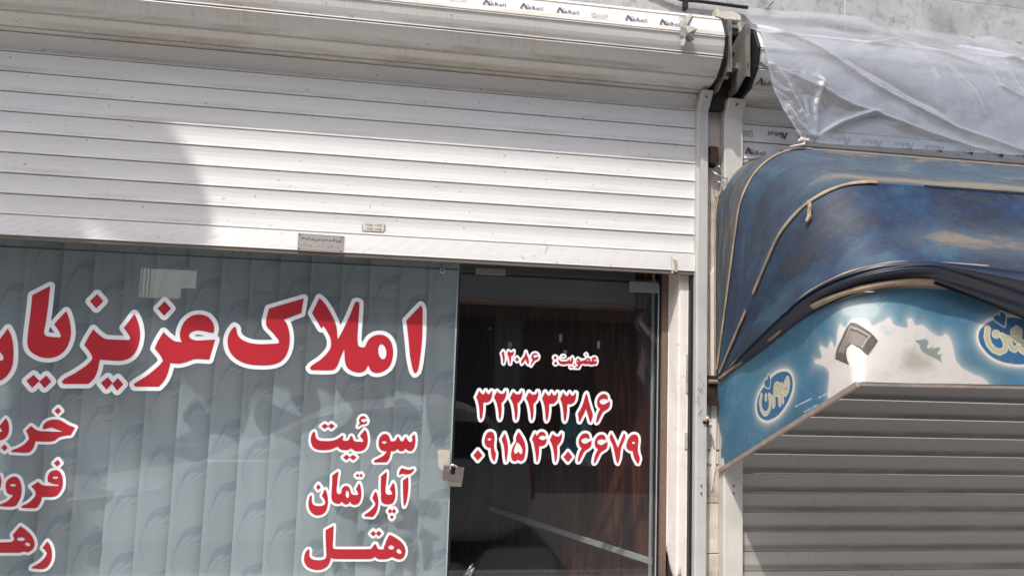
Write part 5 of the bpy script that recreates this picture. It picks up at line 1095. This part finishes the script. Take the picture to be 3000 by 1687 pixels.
def far_building(x0, x1, h, mat, label, floors):
    t = thing('street_building', label, 'building', ((x0 + x1) / 2, YB, 0), group='buildings across the street')
    MB().box(x0, x1, YB - .7, YB, -.12, h).build('wall', mat, t)
    for fl in range(floors):
        x = x0 + .7
        while x + 1.3 < x1:
            z = 3.6 + fl * 3.1; f = MB().box(x, x + 1.3, YB + .003, YB + .06, z, z + 1.5).build('window', m_conc, t); w2 = MB().box(x + .08, x + 1.22, YB + .062, YB + .07, z + .08, z + 1.42).build('pane', m_shopd, None); w2.parent = f
            x += 2.2
    x = x0 + .4
    while x + 2.4 < x1: MB().box(x, x + 2.4, YB + .003, YB + .05, .05, 2.5).build('shop_front', m_shopd, t); x += 3.0
    MB().box(x0 + 1.2, x1 - 1.2, YB + .003, YB + .9, 2.75, 2.95).build('canopy', m_conc, t)
far_building(-24, gL, 10.5, m_brick, 'brick building across the street, left of the sky gap in the reflection', 2)
far_building(gR, 7.5, 9.6, m_conc, 'rendered building across the street, right of the sky gap', 2)
far_building(8.2, 26, 7.5, m_brick, 'low brick building at the far right across the street', 1)
tg = thing('gate_wall', 'low wall and overhead slab closing the gap between the far buildings', 'wall', ((gL + gR) / 2, YB - .5, 0))
MB().box(gL + .003, gR - .003, YB - .8, YB - .5, -.12, gB).build('low_wall', m_conc, tg); MB().box(gR - .42, gR - .003, YB - .8, YB - .55, gB + .001, gB + .22).build('low_wall', m_conc, tg)
for k_ in range(4): MB().box(gL + .06 + .07 * k_, gL + .075 + .07 * k_, YB - .4, YB - .38, gB, gT).build('balcony_bar', m_conc, tg)
MB().box(gL + .003, gR - .003, YB - .5, YB - .2, gT, gT + 1.6).build('bridge_slab', m_conc, tg)
# parked car
def car():
    t = thing('parked_car', 'silver hatchback parked at the kerb behind the viewer', 'car', (-.8, -4.25, -.12))
    cp = plain('silver_paint', (.55, .56, .57), .25, .3, .5, .02); x0, x1 = 1.22, -3.7; y0, y1 = -5.0, -3.25
    q = lambda px, py: RF(px, py, y1)
    h0, h1, w0, w1 = q(60, 1478), q(400, 1440), q(470, 1425), q(905, 1225)
    low = [(x0 - .05, .18), (x0, .50), (x0 - .04, .72), (.7, .76), (w0[0] + .3, .72), (w0[0], w0[1]), (h1[0], h1[1]), (h0[0], h0[1]), (x1, .26), (x1, .1), (x1 + .1, .06), (-2.0, .06), (.9, .06)]
    MB().prism(low, y0, y1, 'y').build('body', cp, t, bevel=.05)
    cab_ = [(x0 - .10, .73), (x0 - .40, 1.12), (.4, 1.24), (w1[0] + .25, w1[1] + .06), (w1[0], w1[1]), (w0[0] + .02, w0[1] - .01)]
    MB().prism(cab_, y0 + .10, y1 - .10, 'y').build('cabin', cp, t, bevel=.04)
    gm = plain('car_glass', (.02, .025, .03), .05, 0, .8)
    MB().prism([(x, z - .12) for x, z in [(.95, .88), (.80, 1.18), (-.3, 1.26), (-.3, .86)]], y1 - .099, y1 - .092, 'y').build('side_window', gm, t)
    MB().prism([(x, z - .12) for x, z in [(-.38, .86), (-.38, 1.26), (w1[0] + .2, w1[1] + .10), (w1[0] - .1, w1[1] - .08), (w0[0] + .5, .82)]], y1 - .099, y1 - .092, 'y').build('side_window', gm, t)
    MB().prism([(.42, .40), (.64, .40), (.64, .58), (.42, .58)], y1 + .001, y1 + .004, 'y').build('fuel_lid', cp, t, bevel=.001)
    MB().box(x0 - .06, x0 + .01, y1 - .25, y1 - .01, .42, .66).build('tail_light', plain('red_lens', (.4, .02, .02), .2), t)
    for x in (-.12, -2.8):
        for y in (y1 - .09, y0 + .09): 
            w_ = MB().tube([(x, y - .1, .19), (x, y + .1, .19)], .31, 24).build('wheel', m_black, t); r = MB().tube([(x, y - .104, .19), (x, y + .104, .19)], .2, 18).build('rim', m_steel, None); r.parent = w_; r.matrix_parent_inverse = Matrix()
car()
# unseen pole and board, added and shaped to throw the shadows on the left
pole = thing('shadow_pole', 'unseen pole with a rounded board, added to cast the shadows on the left', 'pole', (-2.66, -1.5, 0))
MB().tube([(-2.66, -1.5, 0), (-2.66, -1.5, 4.86)], [.17, .14], 20).build('post', m_stone, pole, smooth=True)
sp = []
for px, py in ((-160, 80), (250, 160), (400, 250), (475, 355), (540, 440), (590, 530), (612, 600), (618, 660), (600, 715), (540, 745), (440, 730), (330, 690), (240, 640), (160, 592), (0, 545), (-160, 500)):
    q = WY(px, py, 0); tY = 1.28; sp.append((q[0] - .75 * tY, q[2] + 2.0 * tY))
MB().prism([tuple(p) for p in hermite(sp, 3)], -1.30, -1.26, 'y').build('shadow_board', plain('shadow_board_grey', (.35, .35, .34), .6), pole)
MB().box(-2.72, -2.2, -1.52, -1.305, 4.70, 4.76).build('arm', m_steel, pole)
print('scene built', len(bpy.data.objects))
